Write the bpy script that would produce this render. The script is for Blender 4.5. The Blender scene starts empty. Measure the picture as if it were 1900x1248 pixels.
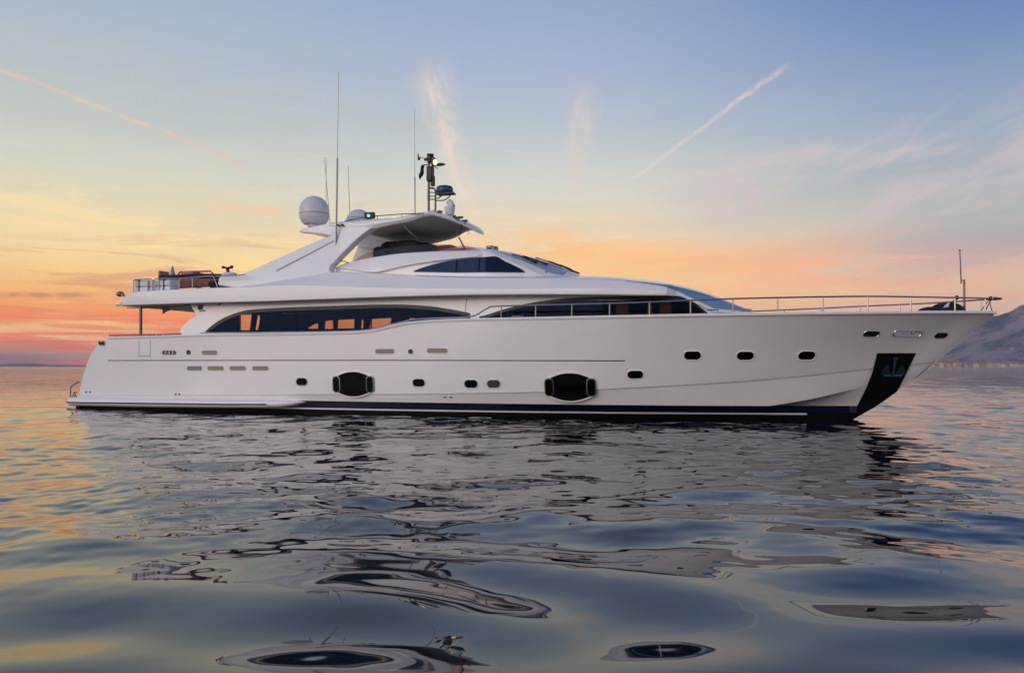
import bpy, bmesh, math, random
import numpy as np
from mathutils import Vector, Matrix
from mathutils.bvhtree import BVHTree
R = math.radians
C = bpy.context.scene.collection
sc = bpy.context.scene

# ------------------------------------------------------------------ camera
FPX, W0, H0 = 1500.0, 1900.0, 1248.0
CAMH, HZ = 1.8, 680.0
cd = bpy.data.cameras.new('camera'); cam = bpy.data.objects.new('camera', cd); C.objects.link(cam)
cd.sensor_width = 36.0; cd.lens = 36.0*FPX/W0
cd.shift_y = (HZ-H0/2)/W0
cd.clip_start = 0.1; cd.clip_end = 60000
cam.location = (0, 0, CAMH); cam.rotation_euler = (R(90), 0, 0)
sc.camera = cam
sc.view_settings.view_transform = 'Standard'; sc.view_settings.look = 'None'
sc.view_settings.exposure = 0.0; sc.view_settings.gamma = 1.0
sc.cycles.use_denoising = True
sc.cycles.max_bounces = 8; sc.cycles.transparent_max_bounces = 16
sc.cycles.volume_step_rate = 8; sc.cycles.volume_bounces = 0

def lin(c):
    return tuple(((x/255)/12.92 if x/255 <= .04045 else ((x/255+.055)/1.055)**2.4) for x in c)+(1.0,)

# ------------------------------------------------------------------ node helper
class NT:
    def __init__(s, nt): s.nt = nt; s.n = nt.nodes; s.l = nt.links
    def new(s, t, **k):
        n = s.n.new(t)
        for a, v in k.items(): setattr(n, a, v)
        return n
    def put(s, sock, v):
        if v is None: return
        if isinstance(v, bpy.types.NodeSocket): s.l.new(v, sock)
        else: sock.default_value = v
    def m(s, op, a, b=None, c=None, clamp=False):
        n = s.new('ShaderNodeMath', operation=op, use_clamp=clamp)
        s.put(n.inputs[0], a); s.put(n.inputs[1], b); s.put(n.inputs[2], c)
        return n.outputs[0]
    def mix(s, f, a, b, mode='MIX'):
        n = s.new('ShaderNodeMix', data_type='RGBA', blend_type=mode)
        s.put(n.inputs[0], f); s.put(n.inputs[6], a); s.put(n.inputs[7], b)
        return n.outputs[2]
    def sstep(s, x, a, b):
        n = s.new('ShaderNodeMapRange', interpolation_type='SMOOTHSTEP')
        s.put(n.inputs[0], x); s.put(n.inputs[1], a); s.put(n.inputs[2], b); n.inputs[3].default_value = 0; n.inputs[4].default_value = 1
        return n.outputs[0]
    def ramp(s, x, pts):
        n = s.new('ShaderNodeValToRGB'); cr = n.color_ramp
        cr.elements[0].position = pts[0][0]; cr.elements[0].color = pts[0][1]
        cr.elements[1].position = pts[-1][0]; cr.elements[1].color = pts[-1][1]
        for p, c in pts[1:-1]:
            e = cr.elements.new(p); e.color = c
        s.put(n.inputs[0], x); return n.outputs[0]
    def comb(s, x, y, z):
        n = s.new('ShaderNodeCombineXYZ'); s.put(n.inputs[0], x); s.put(n.inputs[1], y); s.put(n.inputs[2], z); return n.outputs[0]
    def noise(s, vec, scale, detail=4, rough=.55, dist=0.0):
        n = s.new('ShaderNodeTexNoise'); s.put(n.inputs['Vector'], vec)
        n.inputs['Scale'].default_value = scale; n.inputs['Detail'].default_value = detail
        n.inputs['Roughness'].default_value = rough; n.inputs['Distortion'].default_value = dist
        return n.outputs['Fac']

# ------------------------------------------------------------------ sky (world)
world = bpy.data.worlds.new("World"); sc.world = world; world.use_nodes = True
world.node_tree.nodes.clear()
T = NT(world.node_tree)
tc = T.new('ShaderNodeTexCoord')
sp = T.new('ShaderNodeSeparateXYZ'); T.l.new(tc.outputs['Generated'], sp.inputs[0])
X, Y, Z = sp.outputs
hyp = T.m('SQRT', T.m('ADD', T.m('MULTIPLY', X, X), T.m('MULTIPLY', Y, Y)))
tel = T.m('DIVIDE', Z, T.m('MAXIMUM', hyp, 0.02))            # tangent of the elevation
az = T.m('ARCTAN2', X, Y)                                    # azimuth, 0 = north (+Y)
e01 = T.m('DIVIDE', T.m('ARCTANGENT', tel), 1.5708, clamp=True)   # 0 horizon .. 1 zenith
def P(y):  # elevation of a picture row in the middle, in ramp units
    return math.atan((680-y)/1600)/1.5708
left = [(0.0, (124,100,108)), (P(665), (158,106,110)), (P(645), (222,112,88)), (P(620), (250,126,80)), (P(590), (254,150,84)), (P(545), (246,186,116)),
        (P(480), (244,212,152)), (P(400), (226,212,172)), (P(320), (206,206,188)), (P(250), (186,192,188)),
        (P(150), (170,182,190)), (P(0), (148,170,194)), (.34, (116,134,164)), (.5, (58,78,116)), (1.0, (34,54,98))]
midd = [(0.0, (238,168,110)), (P(620), (250,178,112)), (P(560), (252,194,124)), (P(500), (252,210,150)), (P(450), (246,212,164)),
        (P(400), (228,213,182)), (P(330), (212,209,195)), (P(260), (192,198,198)), (P(200), (172,185,198)), (P(100), (154,171,200)), (P(0), (138,160,197)),
        (.34, (112,132,166)), (.5, (56,76,116)), (1.0, (34,54,98))]
rght = [(0.0, (205,160,150)), (P(580), (216,178,158)), (P(540), (226,186,156)), (P(500), (206,184,166)), (P(460), (182,176,170)), (P(420), (178,180,174)),
        (P(350), (164,172,180)), (P(280), (152,168,184)), (P(200), (136,156,186)), (P(100), (112,138,180)), (P(0), (86,122,170)),
        (.34, (72,102,150)), (.5, (50,72,114)), (1.0, (34,54,98))]
back = [(0.0, (184,164,160)), (.06, (216,192,182)), (.16, (212,202,204)), (.35, (160,172,202)), (.6, (84,110,160)), (1.0, (34,54,98))]
def rp(l): return T.ramp(e01, [(p, lin(c)) for p, c in l])
cl, cm, cr_, cb = rp(left), rp(midd), rp(rght), rp(back)
front = T.mix(T.sstep(az, -0.52, 0.02), cl, cm)
front = T.mix(T.sstep(az, 0.02, 0.56), front, cr_)
# clouds live in azimuth / elevation coordinates
low = T.comb(T.m('MULTIPLY', az, 3.2), T.m('MULTIPLY', tel, 22.0), 0.3)
n1 = T.noise(low, 1.0, 6, .6, .6)
n2 = T.noise(T.comb(T.m('MULTIPLY', az, 6.0), T.m('MULTIPLY', tel, 60.0), 4.1), 1.0, 5, .6, .8)
bandL = T.m('MULTIPLY', T.sstep(tel, .245, .16), T.sstep(az, .05, -.30))
yel = T.m('MULTIPLY', T.m('MULTIPLY', T.sstep(n1, .50, .66), bandL), .65)
front = T.mix(yel, front, lin((255,224,152)))
grey = T.m('MULTIPLY', T.m('MULTIPLY', T.sstep(n2, .50, .66), T.sstep(tel, .20, .08)), T.m('MULTIPLY', T.sstep(az, 0.1, -.35), .60))
front = T.mix(grey, front, lin((206,142,112)))
# deep red streaks and mauve bank near the left horizon
n3 = T.noise(T.comb(T.m('MULTIPLY', az, 7.0), T.m('MULTIPLY', tel, 130.0), 9.0), 1.0, 5, .6, 1.0)
red = T.m('MULTIPLY', T.m('MULTIPLY', T.sstep(n3, .42, .58), T.sstep(tel, .085, .02)), T.m('MULTIPLY', T.sstep(az, -.1, -.40), .92))
front = T.mix(red, front, lin((252,112,72)))
bank = T.m('MULTIPLY', T.sstep(T.m('ADD', tel, T.m('MULTIPLY', T.m('SUBTRACT', n1, .5), .04)), .034, .008), T.m('MULTIPLY', T.sstep(az, -.40, -.56), .85))
front = T.mix(bank, front, lin((128,102,116)))
# salmon bank, centre to right, low
cy = T.m('ADD', T.m('MULTIPLY', T.m('SUBTRACT', az, .12), -.10), .138)
band = T.m('SUBTRACT', 1.0, T.m('ABSOLUTE', T.m('DIVIDE', T.m('SUBTRACT', tel, cy), .055)), clamp=True)
n4 = T.noise(T.comb(T.m('MULTIPLY', az, 4.5), T.m('MULTIPLY', tel, 34.0), 2.2), 1.0, 6, .62, .8)
sal = T.m('MULTIPLY', T.m('MULTIPLY', T.sstep(n4, .38, .56), band), T.m('MULTIPLY', T.sstep(az, -.12, .06), .85))
front = T.mix(sal, front, T.mix(T.sstep(az, .1, .5), lin((255,190,122)), lin((236,172,148))))
# grey-mauve veils on the right, pale pink high cirrus
band2 = T.m('SUBTRACT', 1.0, T.m('ABSOLUTE', T.m('DIVIDE', T.m('SUBTRACT', tel, .125), .06)), clamp=True)
gv = T.m('MULTIPLY', T.m('MULTIPLY', T.sstep(n1, .46, .62), band2), T.m('MULTIPLY', T.sstep(az, .34, .55), .55))
front = T.mix(gv, front, lin((160,154,168)))
tilt = T.m('SUBTRACT', tel, T.m('MULTIPLY', az, .42))
n5 = T.noise(T.comb(T.m('MULTIPLY', T.m('ADD', az, tel), 3.6), T.m('MULTIPLY', tilt, 13.0), 7.0), 1.0, 6, .6, .7)
ci = T.m('MULTIPLY', T.sstep(n5, .47, .66), T.m('MULTIPLY', T.m('MULTIPLY', T.sstep(tel, .13, .19), T.sstep(tel, .33, .24)), T.sstep(az, .12, .32)))
front = T.mix(T.m('MULTIPLY', ci, .62), front, lin((208,188,192)))
n6 = T.noise(T.comb(T.m('MULTIPLY', az, 2.4), T.m('MULTIPLY', tel, 16.0), 3.3), 1.0, 5, .6, .8)
vl = T.m('MULTIPLY', T.m('MULTIPLY', T.sstep(n6, .52, .68), T.m('MULTIPLY', T.sstep(tel, .17, .24), T.sstep(tel, .40, .30))), T.sstep(az, .1, -.2))
front = T.mix(T.m('MULTIPLY', vl, .6), front, lin((178,180,178)))
# contrails
yy = T.m('MAXIMUM', Y, .05)
gp = T.m('DIVIDE', X, yy); gq = T.m('DIVIDE', Z, yy)
wob = T.m('MULTIPLY', T.m('SUBTRACT', T.noise(T.comb(gp, gq, 0.0), 9.0, 3), .5), .012)
def trail(front, a, b, w0, w1, col, k, bend=0.0, sc_=40, soft=.12):
    ax, ay = (a[0]-950)/1500, (680-a[1])/1500; bx, by = (b[0]-950)/1500, (680-b[1])/1500
    L_ = math.hypot(bx-ax, by-ay); dx, dy = (bx-ax)/L_, (by-ay)/L_
    rx = T.m('SUBTRACT', gp, ax); ry = T.m('SUBTRACT', gq, ay)
    t = T.m('DIVIDE', T.m('ADD', T.m('MULTIPLY', rx, dx), T.m('MULTIPLY', ry, dy)), L_)
    d = T.m('ADD', T.m('SUBTRACT', T.m('MULTIPLY', ry, dx), T.m('MULTIPLY', rx, dy)), wob)
    d = T.m('ADD', d, T.m('MULTIPLY', T.m('MULTIPLY', t, T.m('SUBTRACT', 1.0, t)), bend))
    w = T.m('ADD', w0, T.m('MULTIPLY', t, w1-w0))
    f = T.sstep(T.m('DIVIDE', T.m('ABSOLUTE', d), w), 1.0, 0.05)
    ends = T.m('MULTIPLY', T.sstep(t, -.01, soft), T.sstep(t, 1.01, 1-soft*1.6))
    n = T.sstep(T.noise(T.comb(T.m('MULTIPLY', t, L_*sc_), T.m('MULTIPLY', d, sc_*2.6), 1.0+sc_), 1.0, 6, .68, .8), .36, .66)
    f = T.m('MULTIPLY', T.m('MULTIPLY', f, ends), T.m('MULTIPLY', T.m('ADD', .18, T.m('MULTIPLY', n, .82)), k))
    return T.mix(T.m('MULTIPLY', f, T.sstep(Y, .1, .2)), front, lin(col))
front = trail(front, (-60,112), (475,318), .0052, .0036, (232,184,156), .85, bend=-.02, soft=.06)
front = trail(front, (1150,350), (1480,108), .0026, .0070, (242,214,192), .55, sc_=70)
front = trail(front, (888,405), (792,88), .010, .046, (246,214,190), .74, bend=-.03, sc_=14, soft=.2)
front = trail(front, (1068,420), (1086,130), .010, .040, (220,198,188), .55, sc_=12, soft=.2)
front = trail(front, (560,400), (330,375), .010, .012, (255,200,150), .75, sc_=30, soft=.3)
front = trail(front, (-80,548), (260,544), .006, .005, (176,116,104), .75, sc_=20, soft=.2)
front = trail(front, (560,450), (300,438), .006, .010, (255,226,160), .75, sc_=25, soft=.3)
front = trail(front, (240,432), (-60,405), .008, .014, (255,218,160), .75, sc_=20, soft=.3)
front = trail(front, (1500,345), (1800,236), .012, .008, (214,190,190), .65, sc_=22, soft=.3)
front = trail(front, (1200,470), (1640,400), .010, .016, (222,200,178), .35, sc_=18, soft=.3)
fa = T.noise(T.comb(T.m('MULTIPLY', T.m('SUBTRACT', az, T.m('MULTIPLY', tel, .5)), 5.0), T.m('MULTIPLY', tel, 34.0), 12.0), 1.0, 7, .62, 1.0)
fk = T.m('ADD', 1.0, T.m('MULTIPLY', T.m('MULTIPLY', T.m('SUBTRACT', fa, .5), .30), T.sstep(tel, .55, .2)))
front = T.mix(1.0, front, T.comb(fk, T.m('ADD', .35, T.m('MULTIPLY', fk, .65)), T.m('ADD', .75, T.m('MULTIPLY', fk, .25))), 'MULTIPLY')
front = T.mix(T.m('MULTIPLY', T.m('MULTIPLY', T.sstep(tel, .08, .2), .16), T.sstep(az, .75, -.1)), front, lin((206,206,200)))
isback = T.sstep(T.m('ABSOLUTE', az), 1.0, 2.0)
col = T.mix(isback, front, cb)
strength = T.m('ADD', 1.12, T.m('MULTIPLY', isback, T.m('ADD', .05, T.m('MULTIPLY', T.sstep(X, .3, -.9), .5))))
bg = T.new('ShaderNodeBackground'); T.put(bg.inputs[0], col); T.put(bg.inputs[1], strength)
wo = T.new('ShaderNodeOutputWorld'); T.l.new(bg.outputs[0], wo.inputs[0])

# broad soft fill added behind the camera to brighten the hull, away from the sunset
sd = bpy.data.lights.new('hull_fill', 'SUN'); sd.energy = 1.05; sd.angle = R(45); sd.color = (1.0, .90, .80)
hull_fill = bpy.data.objects.new('hull_fill', sd); C.objects.link(hull_fill)
hull_fill.rotation_euler = Vector((1.0, 1.0, -.36)).to_track_quat('-Z', 'Y').to_euler()

# ------------------------------------------------------------------ materials
def mat(name, base, rough=.4, metal=0.0, spec=.5, coat=0.0, var=0.0, scale=3.0, alpha=1.0, emit=None, es=0.0, bump=0.0):
    m = bpy.data.materials.new(name); m.use_nodes = True; t = NT(m.node_tree)
    b = t.n['Principled BSDF']
    b.inputs['Base Color'].default_value = (*base, 1); b.inputs['Roughness'].default_value = rough
    b.inputs['Metallic'].default_value = metal; b.inputs['Specular IOR Level'].default_value = spec
    b.inputs['Coat Weight'].default_value = coat; b.inputs['Coat Roughness'].default_value = .06
    b.inputs['Alpha'].default_value = alpha
    if emit: b.inputs['Emission Color'].default_value = (*emit, 1); b.inputs['Emission Strength'].default_value = es
    if var or bump:
        co = t.new('ShaderNodeTexCoord').outputs['Object']
        n = t.noise(co, scale, 5, .6)
        if var:
            k = t.m('ADD', 1-var, t.m('MULTIPLY', n, 2*var))
            t.put(b.inputs['Base Color'], t.mix(1.0, (*base, 1), t.comb(k, k, k), 'MULTIPLY'))
            t.put(b.inputs['Roughness'], t.m('ADD', rough*.8, t.m('MULTIPLY', n, rough*.4)))
        if bump:
            bn = t.new('ShaderNodeBump'); bn.inputs['Strength'].default_value = bump; bn.inputs['Distance'].default_value = .02
            t.put(bn.inputs['Height'], n); t.l.new(bn.outputs[0], b.inputs['Normal'])
    return m
M = {}
M['gel'] = mat('gelcoat', (.78,.765,.755), .30, coat=.9, var=.05, scale=.8)
M['gel2'] = mat('gelcoat_superstructure', (.81,.79,.785), .30, coat=.5, var=.025, scale=1.6)
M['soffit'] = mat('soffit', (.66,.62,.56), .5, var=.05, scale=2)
M['navy'] = mat('boot_stripe', (.006,.007,.040), .3, spec=.3, var=.08)
M['anti'] = mat('bottom_paint', (.003,.003,.005), .6, spec=.15, var=.2)
M['white'] = mat('white_stripe', (.75,.77,.80), .3)
M['groove'] = mat('groove', (.07,.068,.068), .6, var=.1)
M['lip'] = mat('seam_grey', (.30,.28,.27), .5, var=.1)  # one even grey for gate seams, arch groove, dome seams and deck edge bead
M['steel'] = mat('polished_steel', (.42,.41,.41), .22, metal=1.0, var=.06, scale=8)
M['dsteel'] = mat('dull_steel', (.17,.16,.16), .35, metal=.9, var=.1, scale=8)
M['black'] = mat('black_rubber', (.008,.008,.009), .45, var=.2)
M['blackglass'] = mat('black_glass', (.001,.001,.002), .08, spec=.05)
M['navyglass'] = mat('navy_glass', (.003,.007,.022), .06, spec=.30)
M['navyglass'].node_tree.nodes['Principled BSDF'].inputs['Specular Tint'].default_value = (.25,.5,1,1)
M['rubber'] = mat('rub_rail', (.035,.035,.04), .5, var=.1)
M['beige'] = mat('louver', (.29,.24,.18), .5, var=.12, scale=12)
M['brown'] = mat('brown_inner', (.075,.05,.04), .45, var=.2, scale=12)
M['greyl'] = mat('grey_louver', (.17,.19,.20), .4, var=.12, scale=12)
M['red'] = mat('red_curtain', (.02,.003,.002), .4, var=.3, scale=10)
M['teak'] = mat('teak', (.30,.14,.07), .45, var=.2, scale=10)
M['dark'] = mat('dark_interior', (.006,.007,.012), .7, var=.1)
M['deck'] = mat('deck', (.45,.38,.30), .6, var=.15, scale=8)
M['canvas'] = mat('dark_canvas', (.42,.43,.37), .85, var=.1, scale=5, bump=.3)
M['cream'] = mat('cream_panel', (.55,.47,.36), .5, var=.12, scale=5)
M['dome'] = mat('radome', (.62,.61,.68), .38, var=.03)
M['tend'] = mat('tender_hull', (.27,.12,.10), .45, var=.25, scale=5)
M['chair'] = mat('cabin_chair', (.13,.06,.05), .7, var=.25, scale=9)
M['blue'] = mat('blue_cover', (.012,.035,.13), .4, coat=.3, var=.2, scale=6)
M['cloth'] = mat('dark_cover', (.010,.009,.015), .8, var=.3, scale=9, bump=.5)
M['seat'] = mat('brown_upholstery', (.40,.17,.13), .7, var=.25, scale=9)
M['white2'] = mat('white_canister', (.66,.66,.70), .4, var=.04)
M['green'] = mat('green_light', (.02,.3,.15), .3, emit=(.10,1,.55), es=3)
M['amb'] = mat('masthead_light', (.9,.5,.2), .3, emit=(1,.62,.25), es=2.2)
M['flag'] = mat('flag_cloth', (.35,.30,.33), .8, var=.3, scale=9)
M['bluesteel'] = mat('anchor_steel', (.06,.11,.16), .3, metal=.8, var=.2, scale=9)

def glass(name, tint, gloss=(1,1,1), ior=1.5, rough=.02):
    m = bpy.data.materials.new(name); m.use_nodes = True; t = NT(m.node_tree); t.n.clear()
    o = t.new('ShaderNodeOutputMaterial'); tr = t.new('ShaderNodeBsdfTransparent'); g = t.new('ShaderNodeBsdfGlossy')
    fr = t.new('ShaderNodeLayerWeight'); fr.inputs[0].default_value = .5
    fac = t.m('ADD', .035, t.m('MULTIPLY', t.m('POWER', fr.outputs['Facing'], 4.0), .8))
    tr.inputs[0].default_value = (*tint, 1); g.inputs[0].default_value = (*gloss, 1); g.inputs['Roughness'].default_value = rough
    mx = t.new('ShaderNodeMixShader'); t.l.new(fac, mx.inputs[0]); t.l.new(tr.outputs[0], mx.inputs[1]); t.l.new(g.outputs[0], mx.inputs[2])
    t.l.new(mx.outputs[0], o.inputs[0]); return m
M['pane'] = glass('tinted_glass', (.74,.62,.50), (.07,.12,.28))
M['amber'] = glass('amber_screen', (.80,.50,.38), ior=1.35)
M['pink'] = glass('pink_screen', (.92,.62,.60), ior=1.3)
M['shield'] = mat('windshield_sky_blue', (.28,.36,.45), .22, coat=.8, var=.12, scale=2.5)  # windshield glass, the sky's blue reflection painted into its base colour

# ------------------------------------------------------------------ mesh helpers
def slug(o, label=None, cat=None, group=None, kind=None):
    if label: o['label'] = label
    if cat: o['category'] = cat
    if group: o['group'] = group
    if kind: o['kind'] = kind
    return o
class MB:
    def __init__(s): s.v = []; s.f = []
    def add(s, vs, fs):
        o = len(s.v); s.v += [tuple(p) for p in vs]; s.f += [tuple(i+o for i in f) for f in fs]; return s
    def grid(s, rows, closed=False, flip=False):
        n = len(rows[0]); vs = [p for r in rows for p in r]; fs = []
        for i in range(len(rows)-1):
            for j in range(n if closed else n-1):
                k = (j+1) % n
                q = (i*n+j, i*n+k, (i+1)*n+k, (i+1)*n+j)
                fs.append(q[::-1] if flip else q)
        return s.add(vs, fs)
    def tube(s, path, r, n=8, cap=True):
        path = [Vector(p) for p in path]; rows = []
        rs = r if isinstance(r, (list, tuple)) else [r]*len(path)
        for i, p in enumerate(path):
            a = path[max(i-1, 0)]; b = path[min(i+1, len(path)-1)]
            t = (b-a).normalized(); up = Vector((0,0,1)) if abs(t.z) < .9 else Vector((0,1,0))
            e1 = t.cross(up).normalized(); e2 = t.cross(e1)
            rows.append([p+(e1*math.cos(2*math.pi*k/n)+e2*math.sin(2*math.pi*k/n))*rs[i] for k in range(n)])
        s.grid(rows, closed=True)
        if cap:
            s.add(rows[0], [tuple(range(n))]); s.add(rows[-1], [tuple(range(n))[::-1]])
        return s
    def box(s, c, d, rz=0.0, bev=.12):
        # chamfered box, centre c, half sizes d
        bm = bmesh.new(); bmesh.ops.create_cube(bm, size=2)
        for v in bm.verts: v.co = Vector((v.co.x*d[0], v.co.y*d[1], v.co.z*d[2]))
        bmesh.ops.bevel(bm, geom=list(bm.edges), offset=min(d)*bev*2, segments=2, affect='EDGES', profile=.5)
        rot = Matrix.Rotation(rz, 3, 'Z'); bm.verts.index_update()
        s.add([rot @ v.co+Vector(c) for v in bm.verts], [tuple(v.index for v in f.verts) for f in bm.faces]); bm.free(); return s
    def lathe(s, c, prof, n=28, axis=None):
        rows = []
        for (r, z) in prof:
            rows.append([(c[0]+r*math.cos(2*math.pi*k/n), c[1]+r*math.sin(2*math.pi*k/n), c[2]+z) for k in range(n)])
        return s.grid(rows, closed=True)
    def ball(s, c, d, n=14):
        rows = []
        for i in range(n+1):
            a = math.pi*i/n-math.pi/2
            rows.append([(c[0]+d[0]*math.cos(a)*math.cos(2*math.pi*k/(2*n)), c[1]+d[1]*math.cos(a)*math.sin(2*math.pi*k/(2*n)), c[2]+d[2]*math.sin(a)) for k in range(2*n)])
        return s.grid(rows, closed=True)
    def prism(s, A, B):
        # two matching outlines, closed
        n = len(A); s.grid([A, B], closed=True)
        bm = bmesh.new(); f = bm.faces.new([bm.verts.new(p) for p in A])
        bmesh.ops.triangulate(bm, faces=[f]); bm.verts.index_update()
        tri = [tuple(v.index for v in ff.verts) for ff in bm.faces]; bm.free()
        s.add(A, tri); s.add(B, [t[::-1] for t in tri]); return s
    def build(s, name, m, parent=None, smooth=True, bevel=0, recalc=True, angle=35, whole=False):
        parts = [s] if whole or len(s.v) > 6000 else s.pieces()
        objs = [q._build(name, m, parent, smooth, bevel, recalc, angle) for q in parts]
        return objs[0]
    def pieces(s):
        par = list(range(len(s.v)))
        def find(a):
            while par[a] != a: par[a] = par[par[a]]; a = par[a]
            return a
        key = {}
        for i, p in enumerate(s.v):
            k = tuple(round(c_*5000) for c_ in p)
            if k in key: par[find(i)] = find(key[k])
            else: key[k] = i
        for f in s.f:
            a = find(f[0])
            for b in f[1:]: par[find(b)] = a
        isl = {}
        for f in s.f: isl.setdefault(find(f[0]), []).append(f)
        bx = []
        for fs in isl.values():
            P_ = np.array([s.v[i] for f in fs for i in f]); bx.append([P_.min(0), P_.max(0), fs])
        n = len(bx); g = list(range(n))
        def fg(a):
            while g[a] != a: a = g[a]
            return a
        for i in range(n):
            for j in range(i+1, n):
                gap = np.maximum(0, np.maximum(bx[i][0]-bx[j][1], bx[j][0]-bx[i][1]))
                sz = max((bx[i][1]-bx[i][0]).max(), (bx[j][1]-bx[j][0]).max())
                if np.sqrt((gap**2).sum()) <= max(.02, .42*sz): g[fg(j)] = fg(i)
        gr = {}
        for i in range(n): gr.setdefault(fg(i), []).extend(bx[i][2])
        if len(gr) == 1: return [s]
        out = []
        for fs in gr.values():
            q = MB(); mp = {}
            for f in fs:
                for i in f:
                    if i not in mp: mp[i] = len(q.v); q.v.append(s.v[i])
                q.f.append(tuple(mp[i] for i in f))
            out.append(q)
        return out
    def _build(s, name, m, parent=None, smooth=True, bevel=0, recalc=True, angle=35):
        me = bpy.data.meshes.new(name); me.from_pydata(s.v, [], s.f)
        bm = bmesh.new(); bm.from_mesh(me); bmesh.ops.remove_doubles(bm, verts=bm.verts, dist=1e-5)
        if recalc: bmesh.ops.recalc_face_normals(bm, faces=bm.faces)
        bm.to_mesh(me); bm.free()
        me.materials.append(M[m] if isinstance(m, str) else m)
        o = bpy.data.objects.new(name, me); C.objects.link(o)
        if parent: o.parent = parent
        if smooth:
            for p in me.polygons: p.use_smooth = True
            me.set_sharp_from_angle(angle=R(angle))
        if bevel:
            b = o.modifiers.new('bevel', 'BEVEL'); b.width = bevel; b.segments = 3; b.limit_method = 'ANGLE'; b.angle_limit = R(40)
        return o

def curve(pts):
    xs = np.array([p[0] for p in pts], float); ys = np.array([p[1] for p in pts], float)
    o = np.argsort(xs); xs, ys = xs[o], ys[o]
    h = np.diff(xs); d = np.diff(ys)/h
    m = np.zeros(len(xs)); m[0], m[-1] = d[0], d[-1]
    for i in range(1, len(xs)-1):
        if d[i-1]*d[i] > 0:
            w1, w2 = 2*h[i]+h[i-1], h[i]+2*h[i-1]; m[i] = (w1+w2)/(w1/d[i-1]+w2/d[i])
    def f(x):
        x = min(max(float(x), xs[0]), xs[-1]); i = min(max(int(np.searchsorted(xs, x)-1), 0), len(h)-1)
        t = (x-xs[i])/h[i]; t2, t3 = t*t, t*t*t
        return float((2*t3-3*t2+1)*ys[i]+(t3-2*t2+t)*h[i]*m[i]+(-2*t3+3*t2)*ys[i+1]+(t3-t2)*h[i]*m[i+1])
    return f
def lerpc(pts):
    pts = sorted(pts); xs = [p[0] for p in pts]; ys = [p[1] for p in pts]
    return lambda x: float(np.interp(x, xs, ys))

# ------------------------------------------------------------------ yacht frame: u forward, v to starboard (towards the camera), z up
TH = R(20.5); BX, BY = 11.34, 27.0
fw = (math.cos(TH), -math.sin(TH)); sb = (-math.sin(TH), -math.cos(TH))
def L(px, py, v):
    rx = (px-950)/1500; D = (v+BX*sb[0]+BY*sb[1])/(rx*sb[0]+sb[1])
    return (rx*D-BX)*fw[0]+(D-BY)*fw[1], CAMH+D*(680-py)/1500
def LF(px, py, bf):
    v = 2.5
    for _ in range(14):
        u, z = L(px, py, v); v = .5*v+.5*max(0, bf(u))
    return L(px, py, v)
def zc(pts, bf, f=curve):     # height curve along the yacht from measured outline points
    return f([LF(x, y, bf) for x, y in pts])
def V3(u, v, z): return (u, -v, z)

yacht = bpy.data.objects.new('motor_yacht', None); C.objects.link(yacht)
yacht.location = (BX, BY, 0); yacht.rotation_euler = (0, 0, -TH)
slug(yacht, 'long white three-deck motor yacht lying broadside on calm water', 'yacht')
YM = Matrix.Translation((BX, BY, 0)) @ Matrix.Rotation(-TH, 4, 'Z'); YI = YM.inverted()

# ------------------------------------------------------------------ hull
bS = lambda d: _bS(d)
_bS = curve([(0,0),(.25,.26),(1,.82),(2,1.42),(4,2.32),(6,2.88),(8,3.2),(12,3.5),(17,3.62),(24,3.62),(34,3.42)])
_bK = curve([(0,0),(.25,.14),(1,.46),(2,.88),(4,1.62),(6,2.22),(8,2.66),(12,3.18),(17,3.46),(24,3.52),(34,3.38)])
_bC = curve([(0,0),(.25,.12),(1,.42),(2,.80),(4,1.48),(6,2.06),(8,2.5),(12,3.04),(17,3.36),(24,3.44),(34,3.32)])
_bW = curve([(0,0),(.25,.07),(1,.26),(2,.52),(4,1.05),(6,1.55),(8,2.0),(12,2.66),(17,3.1),(24,3.3),(34,3.2)])
stem = curve([(L(px, py, 0)[1], L(px, py, 0)[0]) for px, py in [(1850,579),(1798,623),(1729,683),(1664,727),(1614,760),(1579,779)]]+[(-.6,-.7)])
tran = curve([(z, u) for u, z in [L(px, py, 3.4) for px, py in [(203,627),(181,641),(160,680),(149,720),(147,735),(147,757)]]]+[(-.8,-30.3)])
uS, uK, uC = L(1850,579,0)[0], L(1738,671,0)[0], L(1692,706,0)[0]
zS = zc([(203,626.5),(270,624.5),(330,622.5),(400,620.5),(500,619),(600,617.5),(660,616),(690,613.5),(727,604.5),(760,598.5),(800,595),(860,592.5),(1000,589.5),(1100,587.5),(1250,584.5),(1400,582),(1600,579.5),(1848,579)], lambda u: _bS(uS-u))
zK = zc([(150,733),(300,733),(500,731.5),(700,731),(850,729.5),(1010,726.5),(1150,720),(1280,713),(1400,705),(1500,696),(1620,683),(1736,671)], lambda u: _bK(uK-u))
ZB = .50
zC_ = zc([(1250,772),(1300,768),(1380,760.5),(1440,751),(1500,741),(1605,717.5),(1690,706)], lambda u: _bC(uC-u))
zC = lambda u: max(zC_(u), ZB+.02)
LEV = [(uS, zS, lambda u: _bS(uS-u)), (uK, zK, lambda u: _bK(uK-u)), (uC, zC, lambda u: _bC(uC-u)),
       (stem(ZB), lambda u: ZB, lambda u: _bW(stem(ZB)-u)*1.02+.0), (stem(0.0), lambda u: 0.0, lambda u: _bW(stem(0.0)-u)), (stem(-.6), lambda u: -.6, lambda u: _bW(stem(-.6)-u)*.82)]
NS = 150
def levrow(j):
    us, zf, bf = LEV[j]; out = []
    for i in range(NS+1):
        s = i/NS; t = 1-(1-s)**1.7; u = tran(zf(-30))+(us-tran(zf(-30)))*t
        b = bf(u)
        if j == 3: b = min(b, _bC(max(uC-u, 0))-.03) if u < uC-1 else b
        out.append((u, b, zf(u)))
    return out
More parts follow.
